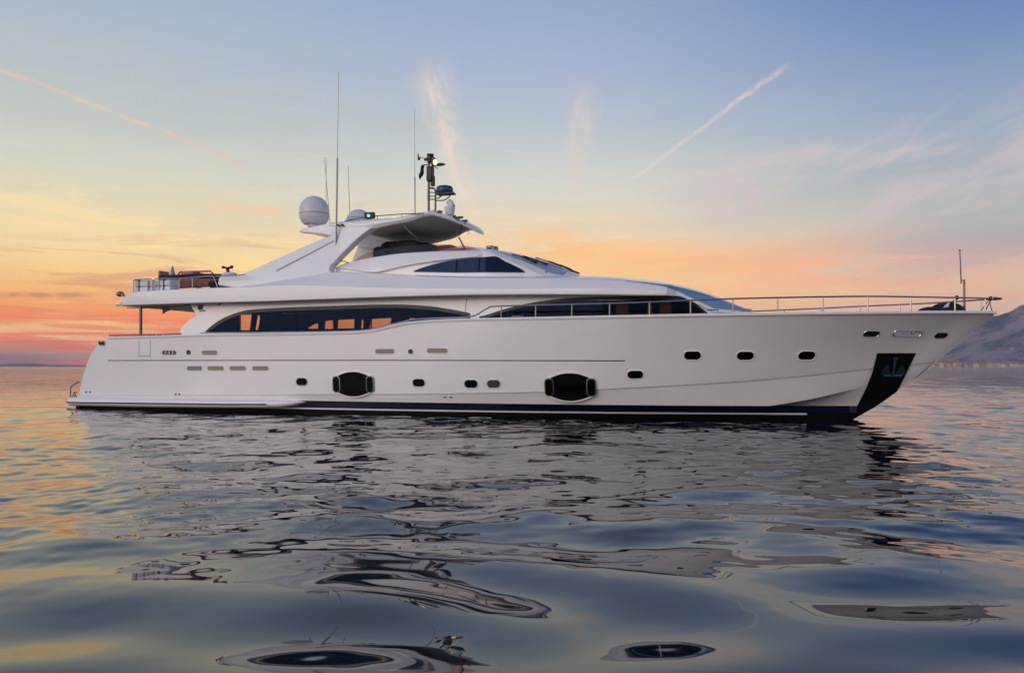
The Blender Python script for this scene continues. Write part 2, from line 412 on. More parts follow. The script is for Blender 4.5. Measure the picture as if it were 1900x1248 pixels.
rows = [levrow(j) for j in range(len(LEV))]
full = []
sub = [8, 3, 2, 2, 2]
for j in range(len(rows)-1):
    for k in range(sub[j]):
        t = k/sub[j]; r = []
        for a, b in zip(rows[j], rows[j+1]):
            p = [a[i]*(1-t)+b[i]*t for i in range(3)]
            if j == 0: p[1] -= .10*math.sin(math.pi*t)*min(1, max(0, (p[0]+12)/12))*min(1, p[1]/.8)   # hollow bow flare
            r.append(p)
        full.append(r)
full.append([list(p) for p in rows[-1]])
for r in full:
    du = tran(r[0][2])-r[0][0]
    for i, p in enumerate(r): p[0] += du*max(0, 1-i/12.0)
rows[0] = full[0]
def hullmesh(r0, r1):
    mb = MB()
    for sgn in (1, -1): mb.grid([[V3(p[0], sgn*p[1], p[2]) for p in full[i]] for i in range(r0, r1+1)], flip=sgn < 0)
    return mb
kK, kC, kB = sub[0], sub[0]+sub[1], sub[0]+sub[1]+sub[2]
hb = MB()
for sgn in (1, -1):
    # the topsides stand 3 cm proud of the lower hull: a real step at the knuckle
    hb.grid([[V3(p[0], sgn*p[1], p[2]) for p in full[i]] for i in range(0, kK+1)], flip=sgn < 0)
    hb.grid([[V3(p[0], sgn*p[1], p[2]) for p in full[kK]], [V3(p[0], sgn*max(p[1]-.045, 0), p[2]-.004) for p in full[kK]]], flip=sgn < 0)
    inset = [[V3(p[0], sgn*max(p[1]-.045*(1-(i-kK)/(kC-kK)), 0), p[2]) for p in full[i]] for i in range(kK, kC+1)]
    hb.grid(inset, flip=sgn < 0)
    hb.grid([[V3(p[0], sgn*p[1], p[2]) for p in full[i]] for i in range(kC, kB+1)], flip=sgn < 0)
# transom
hb.grid([[V3(full[i][0][0], s_*full[i][0][1], full[i][0][2]) for s_ in (1, .33, -.33, -1)] for i in range(0, kB+1)])
hull = hb.build('hull', 'gel', yacht, recalc=False, angle=24)
bt = MB()
for sgn in (1, -1): bt.grid([[V3(p[0], sgn*p[1], p[2]) for p in full[i]] for i in range(kB, len(full))], flip=sgn < 0)
bt.grid([[V3(full[i][0][0], s_*full[i][0][1], full[i][0][2]) for s_ in (1, 0, -1)] for i in range(kB, len(full))])
bt.build('hull_bottom', 'anti', yacht, recalc=False, angle=24)
dg = bpy.context.evaluated_depsgraph_get()
bv_v, bv_f = [], []
for i in range(len(full)):
    for p in full[i]: bv_v.append(Vector(V3(*p)))
for i in range(len(full)-1):
    for j in range(NS):
        a = i*(NS+1)+j; bv_f.append((a, a+1, a+NS+2, a+NS+1))
BV = BVHTree.FromPolygons(bv_v, bv_f)
camL = YI @ Vector((0, 0, CAMH))
def hit(px, py):
    w = Vector(((px-950)/1500, 1, (680-py)/1500)); d = (YI.to_3x3() @ w).normalized()
    loc, nrm, _, _ = BV.ray_cast(camL, d)
    if loc is None: return None
    if nrm.dot(d) > 0: nrm = -nrm
    return loc, nrm
def off(px, py, h=.012):
    r = hit(px, py); return None if r is None else r[0]+r[1]*h

# boot stripes: long ribbons on the lower hull, both sides
def ribbon(z0, z1, name, m, h=.012, u0=None, u1=None):
    mb = MB(); us = stem(.3)
    for sgn in (1, -1):
        R_ = []
        for k in range(3):
            z = z0+(z1-z0)*k/2; row = []
            st = stem(z)
            for i in range(NS+1):
                t = 1-(1-i/NS)**1.7; a = u0 if u0 is not None else tran(z); b = (st-.01) if u1 is None else u1
                u = a+(b-a)*t
                # find the half-breadth at this u,z between hull levels
                best = None
                pts = []
                for (uj, zf, bf) in LEV[2:5]:
                    if u <= uj: pts.append((zf(u), min(bf(u), _bC(max(uC-u, 0))-.03) if (zf(u) == ZB and u < uC-1) else bf(u)))
                pts.sort()
                zs_, bs_ = [p[0] for p in pts], [p[1] for p in pts]
                if not pts: bq = 0
                elif z > zs_[-1]: bq = bs_[-1]
                else: bq = float(np.interp(z, zs_, bs_))
                row.append(V3(u, sgn*(max(bq, 0)+h), z))
            R_.append(row)
        mb.grid(R_, flip=sgn < 0)
    return mb.build(name, m, yacht, angle=60)
ribbon(.27, .49, 'boot_stripe', 'navy', .012, u0=-22, u1=stem(.38)-.42)
ribbon(.19, .25, 'waterline_stripe', 'white', .016, u0=-22, u1=-1.4)

# bulwark cap
cap = MB()
for sgn in (1, -1):
    P_ = rows[0]
    prof = [(.035,-.05),(.045,.0),(.02,.035),(-.10,.035),(-.14,.0),(-.14,-.06)]
    cap.grid([[V3(p[0]+(0.0), sgn*max(p[1]+o, 0.0 if o > 0 else 0), p[2]+z) for (o, z) in prof] for p in P_], flip=sgn < 0)
cap.build('bulwark_cap', 'gel2', yacht)
# main deck and inner bulwark
dk = MB()
def wellb(p):   # depth of the deck well and its half-breadth, shrinking into the raked stem
    d = .75*min(1, max(0, (uS-p[0]-.7)/4.5)); k = LEV[1]; bk = k[2](max(k[0], p[0])) if p[0] >= k[0] else k[2](p[0])
    t = d/max(p[2]-zK(p[0]), .1); return d, max(min(p[1]-.13, p[1]*(1-t)+bk*t-.15), 0)
dk.grid([[V3(p[0], s_*wellb(p)[1], p[2]-wellb(p)[0]+.01) for s_ in (1, .5, 0, -.5, -1)] for p in rows[0]])
dk.build('main_deck', 'deck', yacht)
ib = MB()
for sgn in (1, -1): ib.grid([[V3(p[0], sgn*max(p[1]-.13, 0), p[2]), ] + [V3(p[0], sgn*wellb(p)[1], p[2]-wellb(p)[0])] for p in rows[0]])
ib.build('inner_bulwark', 'gel', yacht)

# lines engraved along the topsides
def hline(pts, name, m, w=.03, h=.008, step=6):
    mb = MB(); A, B = [], []
    xs = [p[0] for p in pts]; f = lerpc(pts); x = xs[0]
    while x <= xs[-1]:
        r = hit(x, f(x))
        if r:
            c, n = r; up = Vector((0, 0, 1)); up = (up-n*up.dot(n)).normalized()
            A.append(c+n*h+up*w/2); B.append(c+n*h-up*w/2)
        x += step
    mb.grid([A, B]); return mb.build(name, m, yacht)
hline([(200,668.5),(700,668),(1160,669)], 'hull_groove', 'groove', .034)
for a, b in (((255,628),(255,663)), ((279,628),(279,663))):
    pass
dr = MB()
def seg(mb, a, b, w=.018, h=.006):
    A, B = [], []
    for i in range(9):
        t = i/8; r = hit(a[0]+(b[0]-a[0])*t, a[1]+(b[1]-a[1])*t)
        if not r: continue
        A.append(r)
    d = (A[-1][0]-A[0][0]).normalized()
    mb.grid([[c+n*h+n.cross(d)*w/2 for c, n in A], [c+n*h-n.cross(d)*w/2 for c, n in A]])
seg(dr, (258,629), (258,662)); seg(dr, (279,629), (279,662)); seg(dr, (257,660), (280,660), .03)
dr.build('boarding_gate', 'lip', yacht)

# slots and portholes
def frame(cx, cy, w, h):
    c, n = hit(cx, cy); l = hit(cx-w/2, cy)[0]; r = hit(cx+w/2, cy)[0]
    t = hit(cx, cy-h/2)[0]; b = hit(cx, cy+h/2)[0]
    ex = (r-l); ex = (ex-n*ex.dot(n)); W_ = ex.length; ex.normalize(); ey = n.cross(ex); ey = ey if ey.z > 0 else -ey
    return c, n, ex, ey, W_, (t-b).length
def rrect(w, h, r, n=7):
    out = []
    for (sx, sy, a0) in ((1,1,0),(-1,1,90),(-1,-1,180),(1,-1,270)):
        for k in range(n+1):
            a = R(a0+90*k/n); out.append((sx*(w/2-r)+r*math.cos(a), sy*(h/2-r)+r*math.sin(a)))
    return out
def slot(cx, cy, w, h, name, inner, rim='gel2', rimw=.035, prot=.022, rf=.5, innername='pane', label=None, bars=0):
    c, n, ex, ey, W_, H_ = frame(cx, cy, w, h)
    rr = min(W_, H_)*rf*.98
    o1 = rrect(W_, H_, rr); k = rimw
    o2 = rrect(W_+2*k, H_+2*k, rr+k)
    P3 = lambda p, q: c+ex*p[0]+ey*p[1]+n*q
    mb = MB(); mb.grid([[P3(p, -.05) for p in o2], [P3(p, prot*.6) for p in o2], [P3(((a[0]+b[0])/2, (a[1]+b[1])/2), prot) for a, b in zip(o1, o2)], [P3(p, .004) for p in o1], [P3(p, -.012) for p in o1]], closed=True)
    ob = mb.build(name, rim, yacht, angle=60)
    if label: ob['label'] = label
    g = MB(); gl = [P3(p, .005) for p in o1]; g.add(gl, [tuple(range(len(gl)))])
    if bars:
        pass
    g.build(innername, inner, ob, smooth=False)
    if bars:
        for i in range(bars):
            bb = MB(); x = (-.5+(i+1)/(bars+1))*W_
            bb.add([P3((x-.02, -H_/2), .012), P3((x+.02, -H_/2), .012), P3((x+.02, H_/2), .012), P3((x-.02, H_/2), .012)], [(0,1,2,3)])
            bb.build('bar', 'steel', ob, smooth=False)
    return ob
for (cx, cy, w, h) in [(560,708,20,13),(777,710,22,13.5),(874,712,24,14),(1179,695,29,14),(1285,659.5,31,15),(1383,660,31,15),(1497,659.5,31,15)]:
    slot(cx, cy, w, h, 'porthole', 'blackglass')
slot(916, 712, 24, 14, 'porthole', 'red', label='porthole with a dark red curtain behind it')
for (cx, cy, w, h) in [(389,654,28,7.5),(714,651.5,35,8),(811,650.5,38,8)]:
    slot(cx, cy, w, h, 'air_vent', 'beige', rim='gel', rimw=.02, prot=.012, innername='louver')
slot(314,654,26,7.5,'fairlead','brown',rim='gel',rimw=.02,prot=.012,innername='recess',bars=3)
slot(361,683,28,7.5,'air_vent','greyl',rim='gel',rimw=.02,prot=.012,innername='louver')
for cx in (400,441,483): slot(cx,683,30,7.5,'air_vent','beige',rim='gel',rimw=.02,prot=.012,innername='louver')
for cx, cy in ((350,653.5),(762,652)): slot(cx, cy, 7, 7, 'drain_hole', 'black', rim='steel', rimw=.02, innername='recess')
for cx, cy in ((160,727),(167,727),(326,731),(333,731),(825,736.5),(836,736.5)): slot(cx, cy, 3.2, 3.2, 'outlet', 'black', rim='gel', rimw=.012, prot=.008, innername='recess')
# the two big barrel-shaped hull windows with their side lights
def barrel(cx, y0, y1, xl, xr, ins):
    cy = (y0+y1)/2; c, n, ex, ey, W_, H_ = frame(cx, cy, xr-xl, y1-y0)
    out = []
    N = 14
    for k in range(N+1):
        t = -1+2*k/N; out.append((t*W_/2, H_*(.5-.21*abs(t)**2.0)))
    for k in range(1, 6): out.append((W_/2*(1+.06*math.sin(math.pi*k/6)), H_*(.29-.58*k/6)))
    for k in range(N+1):
        t = 1-2*k/N; out.append((t*W_/2, -H_*(.5-.21*abs(t)**2.0)))
    for k in range(1, 6): out.append((-W_/2*(1+.06*math.sin(math.pi*k/6)), -H_*(.29-.58*k/6)))
    P3 = lambda p, q, s=1.0: c+ex*p[0]*s+ey*p[1]*s+n*q
    mb = MB(); big = [(p[0]*(1+.05/W_*2), p[1]*(1+.05/H_*2)) for p in out]
    mb.grid([[P3(p, -.2) for p in big], [P3(p, .03) for p in big], [P3(p, .035) for p in out], [P3(p, .02) for p in out]], closed=True)
    ob = mb.build('hull_window', 'gel', yacht, angle=60)
    g = MB(); g.add([P3(p, .024) for p in out], [tuple(range(len(out)))]); g.build('pane', 'blackglass', ob, smooth=False)
    for (sx) in (-1, 1):
        c2 = c+ex*sx*(W_/2-.02); rr = rrect(.26, .56, .11); r2 = rrect(.32, .62, .14)
        q = lambda p, d: c2+ex*p[0]+ey*p[1]+n*d
        f = MB(); f.grid([[q(p, -.2) for p in r2], [q(p, .05) for p in r2], [q(p, .055) for p in rr], [q(p, .035) for p in rr]], closed=True)
        fo = f.build('side_light', 'dsteel', ob, angle=60)
        g = MB(); g.add([q(p, .042) for p in rr], [tuple(range(len(rr)))]); g.build('side_pane', 'blackglass', ob, smooth=False)
barrel(656, 689.5, 735, 624, 688, 0)
barrel(1058, 692.5, 742.5, 1018, 1098, 0)
# bow fairleads and chrome oval
slot(1617,619,27,9,'fairlead','black',rim='steel',rimw=.03,innername='recess',bars=2)
slot(1746,622,22,8,'fairlead','black',rim='dsteel',rimw=.02,innername='recess')
ov = slot(1684,618,50,9,'hawse_plate','white',rim='steel',rimw=.04,prot=.03,innername='chrome_insert')
c, n, ex, ey, W_, H_ = frame(1684,618,50,9)
em = MB()
def flat(pts, q=.02):
    em.add([c+ex*p[0]*W_/2+ey*p[1]*H_/2+n*q for p in pts], [tuple(range(len(pts)))])
flat([(-.55,.05),(.0,.05),(.12,.35),(-.0,.15),(-.5,.2)]); flat([(.16,.75),(.24,.75),(.38,-.35),(.30,-.35)]); flat([(.40,-.35),(.46,-.1),(.62,.7),(.54,.7)]); flat([(.62,.3),(.9,.5),(.86,.72),(.6,.6)])
em.build('emblem', 'groove', ov, smooth=False)

# anchor pocket plate wrapping the bow, both sides
ap = MB(); RW = []
xl = lerpc([(654,1627),(690,1618),(716,1608),(766,1583),(779,1577)]); 
edge = {}
xr0 = lerpc([(654,1699),(700,1677),(716,1669),(724,1664),(779,1700)])
for i in range(36):
    y = 654+i*(781-654)/35
    a = xl(y); b = xr0(y)
    # move right end inwards until it meets the hull
    x = b
    while x > a+1 and hit(x, y) is None: x -= .5
    RW.append([off(a+(x-a)*k/16, y, .026) or off(a+(x-a)*k/16-1, y, .026) or RW[-1][k] for k in range(17)])
ap.grid(RW); ap.grid([[Vector((p.x, -p.y, p.z)) for p in r] for r in RW], flip=True)
ap.build('anchor_pocket', 'anti', yacht, recalc=False)
an = MB()
c, n, ex, ey, W_, H_ = frame(1655, 682, 30, 40)
q = lambda x, y, d: c+ex*x+ey*y+n*d
an.tube([q(-.02,.36,.06), q(.0,.1,.10), q(.03,-.18,.12)], .045, 8)
for sx in (-1, 1):
    an.prism([q(.03+sx*.02,-.22,.05), q(.03+sx*.40,-.20,.05), q(.03+sx*.36,-.02,.05), q(.03+sx*.24,.16,.05), q(.03+sx*.14,-.08,.05)],
             [q(.03+sx*.02,-.22,.12), q(.03+sx*.40,-.20,.12), q(.03+sx*.36,-.02,.12), q(.03+sx*.24,.16,.12), q(.03+sx*.14,-.08,.12)])
an.tube([q(-.28,-.24,.1), q(.34,-.24,.1)], .05, 8)
an.tube([q(-.02,.32,.06), q(-.09,.37,.08), q(-.02,.42,.06), q(.05,.37,.08), q(-.02,.32,.06)], .02, 6)
an.build('anchor', 'bluesteel', yacht)

# ------------------------------------------------------------------ swim platform and side sponsons
sp_ = MB()
def sec(u, vo, vi, z0, z1, r=.12):
    h = z1-z0; return [V3(u, vi, z1), V3(u, vo-.16, z1-.08*h), V3(u, vo-.03, z1-.28*h), V3(u, vo, z1-.45*h), V3(u, vo-.02, z0+.22*h), V3(u, vo-.14, z0), V3(u, vi, z0)]
u0 = L(117,745,3.6)[0]; u1 = L(556,748,3.72)[0]
for sgn in (1, -1):
    rowsP = []
    for u, vo, z0, z1 in [(u0+.02,3.0,.22,.40),(u0+.02,3.30,.18,.46),(u0+.12,3.52,.15,.50),(u0+.4,3.72,.13,.54),(-30,3.76,.14,.54),(-27,3.84,.15,.545),(-22.5,3.90,.20,.565),(-21,3.88,.23,.57),(u1-.9,3.82,.26,.565),(u1-.4,3.70,.32,.54),(u1-.12,3.56,.40,.51),(u1,3.44,.45,.49)]:
        s_ = sec(u, vo, 2.6, z0, z1); rowsP.append([(p[0], p[1]*sgn, p[2]) for p in s_])
    sp_.grid(rowsP)
    sp_.add(rowsP[-1], [tuple(range(7))])
sp_.box(((u0-30.2)/2, 0, .30), ((-30.2-u0)/2, 3.0, .21), bev=.1)
plat = sp_.build('swim_platform', 'gel2', yacht, angle=50)
rr_ = MB()
for sgn in (1, -1):
    rr_.tube([V3(u, sgn*v, z) for u, v, z in [(u0-.0,2.6,.29),(u0-.0,3.3,.29),(u0+.12,3.53,.29),(u0+.4,3.71,.29),(-30,3.755,.29),(-27,3.855,.32),(-22.5,3.915,.35),(-20.6,3.875,.38)]], .028, 6)
rr_.build('rub_rail', 'rubber', plat)
rl = MB()
for sgn in (1, -1):
    a = [L(129,738,3.4), L(129,719,3.4), L(134,713.5,3.4), L(148,708,3.3)]
    rl.tube([V3(u, 3.35*sgn, z) for u, z in a], .028, 8)
    rl.tube([V3(a[0][0]+.12, 3.35*sgn, .5), V3(a[0][0]+.22, 3.35*sgn, .72), V3(a[0][0]+.34, 3.35*sgn, .5)], .022, 6)
    rl.tube([V3(a[0][0]+.36, 3.35*sgn, .72), V3(a[0][0]+.28, 3.35*sgn, .66), V3(a[0][0]+.22, 3.35*sgn, .52)], .02, 6)
rl.build('stern_handrail', 'dsteel', yacht)
eg = MB(); 
for sgn in (1, -1): eg.tube([V3(u0+.35, 2.9*sgn, -.2), V3(u0+.35, 2.9*sgn, .1)], .28, 14)
eg.build('platform_bracket', 'anti', plat)

# ------------------------------------------------------------------ main deckhouse
uNose = L(1396,579,0)[0]
_bH = curve([(0,0),(.08,.35),(.25,.66),(.6,1.05),(1.1,1.45),(1.7,1.82),(2.4,2.10),(4,2.42),(7,2.70),(10,2.84),(14,2.9),(30,2.9)])
bH = lambda u: _bH(max(uNose-u, 0))
zdeck = 2.35
# upper deck slab outline
uT = L(215,567,3.35)[0]
_bD = curve([(-34,3.35),(-14,3.35),(-11,3.22),(-8,2.96),(-6,2.68),(-5.4,2.55)])
bD = lambda u: _bD(u) if u < -5.5 else bH(u)*1.012
zLB = zc([(200,567.5),(360,562),(500,558.5),(600,555),(700,551.5),(850,547.5),(950,546.5),(1100,546.5),(1235,547.5),(1258,549),(1280,557.5),(1300,567),(1325,579.5)], bD)
ztopw = lambda u: zLB(u)+.03
zwt = zc([(378,617.5),(384,611),(392,604),(405,594.5),(420,586.5),(440,579),(460,574.5),(490,572),(540,569.5),(600,567.5),(680,565),(740,564.5),(790,567),(830,572.5),(870,580.5),(888,586.5)], bH)
uA0, uA1 = L(378,617,2.9)[0], L(888,587,2.85)[0]
zwb = zc([(370,618),(600,617.5),(690,617.5),(900,617)], bH)
zft = zc([(872,590),(900,584.5),(930,574.5),(960,566),(1000,558.5),(1050,552.5),(1100,550),(1180,549),(1258,549),(1275,555),(1290,562),(1312,579)], bH, lerpc)
uF0, uF1 = LF(872,590,bH)[0], LF(1312,579,bH)[0]
def urange(a, b, n): return [a+(b-a)*i/n for i in range(n+1)]
def tumble(z): return .06*max(0, z-3.0)
def wall(mb, us, lo, hi, nz=4, off_=0.0):
    for sgn in (1, -1):
        g = []
        for u in us:
            a, b = lo(u), hi(u)
            if b < a: b = a
            g.append([V3(u, sgn*(max(bH(u)-tumble(a+(b-a)*k/nz), 0)-off_), a+(b-a)*k/nz) for k in range(nz+1)])
        mb.grid(g, flip=sgn < 0)
uFin = L(334,611,2.9)[0]
hs = MB()
finlo = lambda u: zdeck+.3
finhi_pts = [L(334,612,2.9), L(335.6,607,2.9), L(349,594,2.9), L(363.5,585,2.9)]
# fin aft of the window, lower piece
fl = lerpc(finhi_pts)
us = [p[0] for p in finhi_pts]
wall(hs, urange(us[0], us[-1], 14), lambda u: zwb(-24)-.02, fl)
fu = lerpc([L(349,563,2.9), L(363.5,585,2.9)])
ua, ub = L(349,563,2.9)[0], L(363.5,585,2.9)[0]
wall(hs, urange(ua, ub, 6), fu, ztopw)
wall(hs, urange(ub, uA0, 10), lambda u: zwb(-24)-.02, ztopw)
wall(hs, urange(uFin, uA0, 6), lambda u: zdeck-.1, lambda u: zwb(-24)-.02)
wall(hs, urange(uA0, uA1, 70), zwt, ztopw)
wall(hs, urange(uA0, uA1, 70), lambda u: zdeck-.1, zwb)
mid = urange(uA1, uF0, 6)
wall(hs, mid, lambda u: zdeck-.1, ztopw)
wall(hs, urange(uF0, uF1, 60), lambda u: max(zft(u), 0), ztopw)
wall(hs, urange(uF0, uF1, 60), lambda u: zdeck-.1, lambda u: zS(u)-.15)
un = [uF1+(uNose-uF1)*(1-(1-i/26)**2) for i in range(27)]
wall(hs, un, lambda u: zdeck-.1, ztopw, 5)
# reveals: the wall thickness round the windows
def reveal(mb, us, f, d=.10):
    for sgn in (1, -1):
        mb.grid([[V3(u, sgn*(bH(u)-tumble(f(u))), f(u)), V3(u, sgn*(bH(u)-tumble(f(u))-d), f(u)-.0)] for u in us])
reveal(hs, urange(uA0, uA1, 70), zwt); reveal(hs, urange(uF0, uF1, 60), zft); reveal(hs, urange(uA0, uA1, 70), zwb)
house = hs.build('deckhouse', 'gel2', yacht, angle=40)
# trim round the window top (thick black edge)
for a, b, f, nm in ((uA0, uA1, zwt, 'saloon_window'), (uF0, uF1, zft, 'cabin_window')):
    lo = zwb if f is zwt else (lambda u: zS(u)-.2)
    g = MB(); tr = MB()
    for sgn in (1, -1):
        G = []
        for u in urange(a+.02, b-.02, 70):
            h_ = f(u)+.01; l_ = min(lo(u)-.01, h_)
            G.append([V3(u, sgn*(bH(u)-tumble(l_+(h_-l_)*k/3)-.035), l_+(h_-l_)*k/3) for k in range(4)])
        g.grid(G, flip=sgn < 0)
        GT = []
        for u in urange(a+.02, b-.02, 70):
            w_ = .13 if f is zwt else .10
            h_ = f(u); l_ = max(min(lo(u), h_), h_-w_)
            GT.append([V3(u, sgn*(bH(u)-tumble(h_)-.028), h_), V3(u, sgn*(bH(u)-tumble(l_)-.028), l_)])
        tr.grid(GT)
    wobj = g.build(nm, 'pane', yacht, recalc=False)
    tr.build('window_trim', 'black', wobj)
    if f is zwt:
        ml = MB()
        for px in (548,745):
            u = L(px, 590, 2.9)[0]
            for sgn in (1, -1): ml.grid([[V3(u-.04, sgn*(bH(u)-.033-tumble(zwb(u))), zwb(u)), V3(u+.04, sgn*(bH(u)-.033-tumble(zwb(u))), zwb(u))], [V3(u-.04, sgn*(bH(u)-.033-tumble(f(u))), f(u)), V3(u+.04, sgn*(bH(u)-.033-tumble(f(u))), f(u))]])
        ml.build('mullion', 'anti', wobj)
# interior: the far bulkhead panel with the openings one sees the dusk through
FV = -2.72
def farpt(px, py): return L(px, py, FV)
from mathutils.geometry import tessellate_polygon
UB = -24.7
holes_px = [[(443,581.5),(467,581.5),(463.5,612.5),(444,612.5)], [(478.5,586),(480,583),(482,588),(481,602),(478,612),(474.5,612),(476,600)],
            [(572,608),(590,597),(590,609.5),(573,609.5)], [(604,593),(617.5,592.5),(618,610),(603,610)],
            [(628,592),(657.5,591.5),(657,609),(627,609)], [(688,592),(726,589.5),(724,603),(700,609),(686,609)], [(760,590),(769,590),(769,593),(760,593)], [(671,594),(674,593),(674,609),(670.5,609)]]
def aftpt(px, py):      # where a sight line crosses the aft saloon bulkhead
    a, b = camL, YI @ Vector(((px-950)/1500*40, 40, CAMH+(680-py)/1500*40)); t = (UB-a.x)/(b.x-a.x); p = a+(b-a)*t
    return -p.y, p.z
def panel(outer, holes, to3, name):
    loops = [[Vector((p[0], p[1], 0)) for p in outer]]+[[Vector((p[0], p[1], 0)) for p in h][::-1] for h in holes]
    bk = MB(); bk.add([to3(p) for l_ in loops for p in l_], tessellate_polygon(loops)); return bk.build(name, 'dark', yacht, smooth=False)
hs_, ha_ = [], []
for h in holes_px:
    if farpt(*h[0])[0] > UB+.1: hs_.append([farpt(*p) for p in h])
    else: ha_.append([aftpt(*p) for p in h])
panel([(UB, 2.3), (-12.0, 2.3), (-12.0, 4.3), (UB, 4.3)], hs_, lambda p: V3(p.x, FV, p.y), 'saloon_side_panel')
panel([(-2.75, 2.3), (2.75, 2.3), (2.75, 4.33), (-2.75, 4.33)], ha_, lambda p: V3(UB, p.x, p.y), 'saloon_aft_bulkhead')
it = MB()
it.grid([[V3(UB, 2.6, 2.5), V3(UB, -2.6, 2.5)], [V3(uF1-.4, 1.6, 2.5), V3(uF1-.4, -1.6, 2.5)]])
it.grid([[V3(-12.0, 2.7, 2.4), V3(-12.0, -2.7, 2.4)], [V3(-12.0, 2.7, 4.2), V3(-12.0, -2.7, 4.2)]])
it.grid([[V3(-12.0, .3, 2.4), V3(-4.5, .3, 2.4)], [V3(-12.0, .3, 4.2), V3(-4.5, .3, 4.2)]])
it.grid([[V3(UB, 2.75, 4.33), V3(UB, -2.75, 4.33)], [V3(-12.0, 2.7, 4.14), V3(-12.0, -2.7, 4.14)]])
it.build('interior', 'dark', yacht, smooth=False)
for px, w_ in ((1153,.50),(1204,.22),(1233,.42)):
    u, z = L(px, 572, 1.7)
    s_ = MB(); s_.box((u, -1.5, z-.18), (w_/2, .12, .42), bev=.5); s_.build('chair_back', 'chair', yacht)

# ------------------------------------------------------------------ upper deck slab and coachroof
zCR = zc([(200,566.5),(215,565),(228,553),(246,543.5),(270,540.5),(330,537.5),(440,533),(520,529),(600,530),(700,533),(850,535),(1000,535.5),(1120,535),(1200,536.5),(1235,540),(1258,545.5),(1280,555),(1300,565),(1325,577.5)], bD)
zSH = zc([(200,566),(215,564.5),(228,552),(246,543.5),(270,541),(330,538),(440,533),(500,525),(560,513),(620,504),(680,506),(760,510),(850,513),(1000,515),(1090,517),(1150,520),(1200,525.5),(1260,535),(1310,548),(1350,562),(1380,574)], lambda u: bD(u)-.4)
zCE = lerpc([L(x, y, 0) for x, y in [(215,566),(300,543),(500,534),(640,510),(900,512),(1080,513.5),(1130,515),(1180,518.5),(1230,524.5),(1270,532),(1310,543),(1345,556),(1380,571),(1394,578)]])
sl = MB(); ustat = urange(uT, -5.5, 110)+[-5.5+(uNose+5.5)*(1-(1-i/40)**2) for i in range(1, 41)]
G = []
for u in ustat:
    b = max(bD(u), 0); zl, zk, zs_, zc_ = zLB(u), zCR(u), zSH(u), zCE(u)
    if u > -5.5:
        zl = min(zl, zk-.02)
    zk = max(zk, zl+.01); zs_ = max(zs_, zk+.005); zc_ = max(zc_, zs_ if u > -10 else zs_-.05)
    if u < L(270,537,3.3)[0]: zc_ = zs_
    k = b/3.35; inn = min(.42, .12+max(0, (zs_-zk))*.75)*k
    half = [(0, zl+.02), (b*.6, zl+.02), (b*.93, zl+.012), (b-.02*k, zl), (b, zl+.02), (b+.012*k, (zl+zk)/2), (b, zk-.01), (b-.035*k, zk+.018), (b-inn*.9, zs_-.035), (b-inn*1.15, zs_), (b*.66-inn*.6, zs_*.55+zc_*.45), (b*.33, zs_*.18+zc_*.82), (0, zc_)]
    ring = [V3(u, p[0], p[1]) for p in half]+[V3(u, -p[0], p[1]) for p in half[-2:0:-1]]
    G.append(ring)
sl.grid(G, closed=True); sl.add(G[0], [tuple(range(len(G[0])))])
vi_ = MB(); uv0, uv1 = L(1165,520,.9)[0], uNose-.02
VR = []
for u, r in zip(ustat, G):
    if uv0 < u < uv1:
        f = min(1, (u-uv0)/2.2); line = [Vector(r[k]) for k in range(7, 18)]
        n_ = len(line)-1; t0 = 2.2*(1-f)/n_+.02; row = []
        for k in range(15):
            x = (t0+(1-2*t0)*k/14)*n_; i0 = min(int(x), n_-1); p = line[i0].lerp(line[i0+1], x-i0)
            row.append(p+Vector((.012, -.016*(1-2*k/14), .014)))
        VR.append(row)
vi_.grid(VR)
slab = sl.build('upper_deck', 'gel2', yacht, angle=28)
M['sky_reflection'] = mat('painted_sky_reflection', (.13,.24,.40), .12, spec=.6, coat=.6, var=.08, scale=1.5)  # blue sky reflection put into the colour; panel added over the coachroof slope
vi_.build('sky_reflection_panel', 'sky_reflection', yacht)
# soffit seen under the overhang
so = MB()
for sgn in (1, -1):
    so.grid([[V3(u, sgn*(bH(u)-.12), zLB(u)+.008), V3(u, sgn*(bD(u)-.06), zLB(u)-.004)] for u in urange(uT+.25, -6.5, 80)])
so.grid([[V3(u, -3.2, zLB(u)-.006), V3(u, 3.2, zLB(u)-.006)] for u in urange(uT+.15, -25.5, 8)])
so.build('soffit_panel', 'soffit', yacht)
# crease line on the slab side and aft edge lip
cz = MB()
for sgn in (1, -1): cz.tube([V3(u, sgn*(bD(u)+.004), zLB(u)+.004) for u in urange(uT, -6.0, 90)], .018, 6)
cz.build('deck_edge_bead', 'lip', yacht)
sm = MB()
for sgn in (1, -1):
    us2 = [LF(x, y, bD) for x, y in [(524,511.5),(545,516.5),(580,523.5),(620,528),(680,531),(760,533),(850,534)]]
    f_ = curve(us2); sm.tube([V3(u, sgn*(bD(u)-.02), f_(u)) for u in urange(us2[0][0], us2[-1][0], 40)], .02, 6)
# pillars under the overhang
for sgn in (1, -1):
    u, z = L(261, 567, 3.1); pl = MB(); pl.tube([V3(u, 3.1*sgn, 2.4), V3(u, 3.1*sgn, z)], .065, 12); pl.build('overhang_pillar', 'dsteel', yacht)
# small fixtures under the overhang: awning tubes
aw = MB()
for v in (2.2, -1.0):
    aw.tube([V3(*[L(x, y, v)[0], v, L(x, y, v)[1]]) for x, y in [(236,571),(262,571.5),(300,570),(352,567)]], .02, 6)
aw.tube([V3(L(300,569,2)[0], 2, L(300,569,2)[1]), V3(L(330,567,1)[0], 1, L(330,567,1)[1]), V3(L(348,572,0)[0], 0, L(348,572,0)[1])], .02, 6)
aw.build('awning_tube', 'dsteel', yacht)
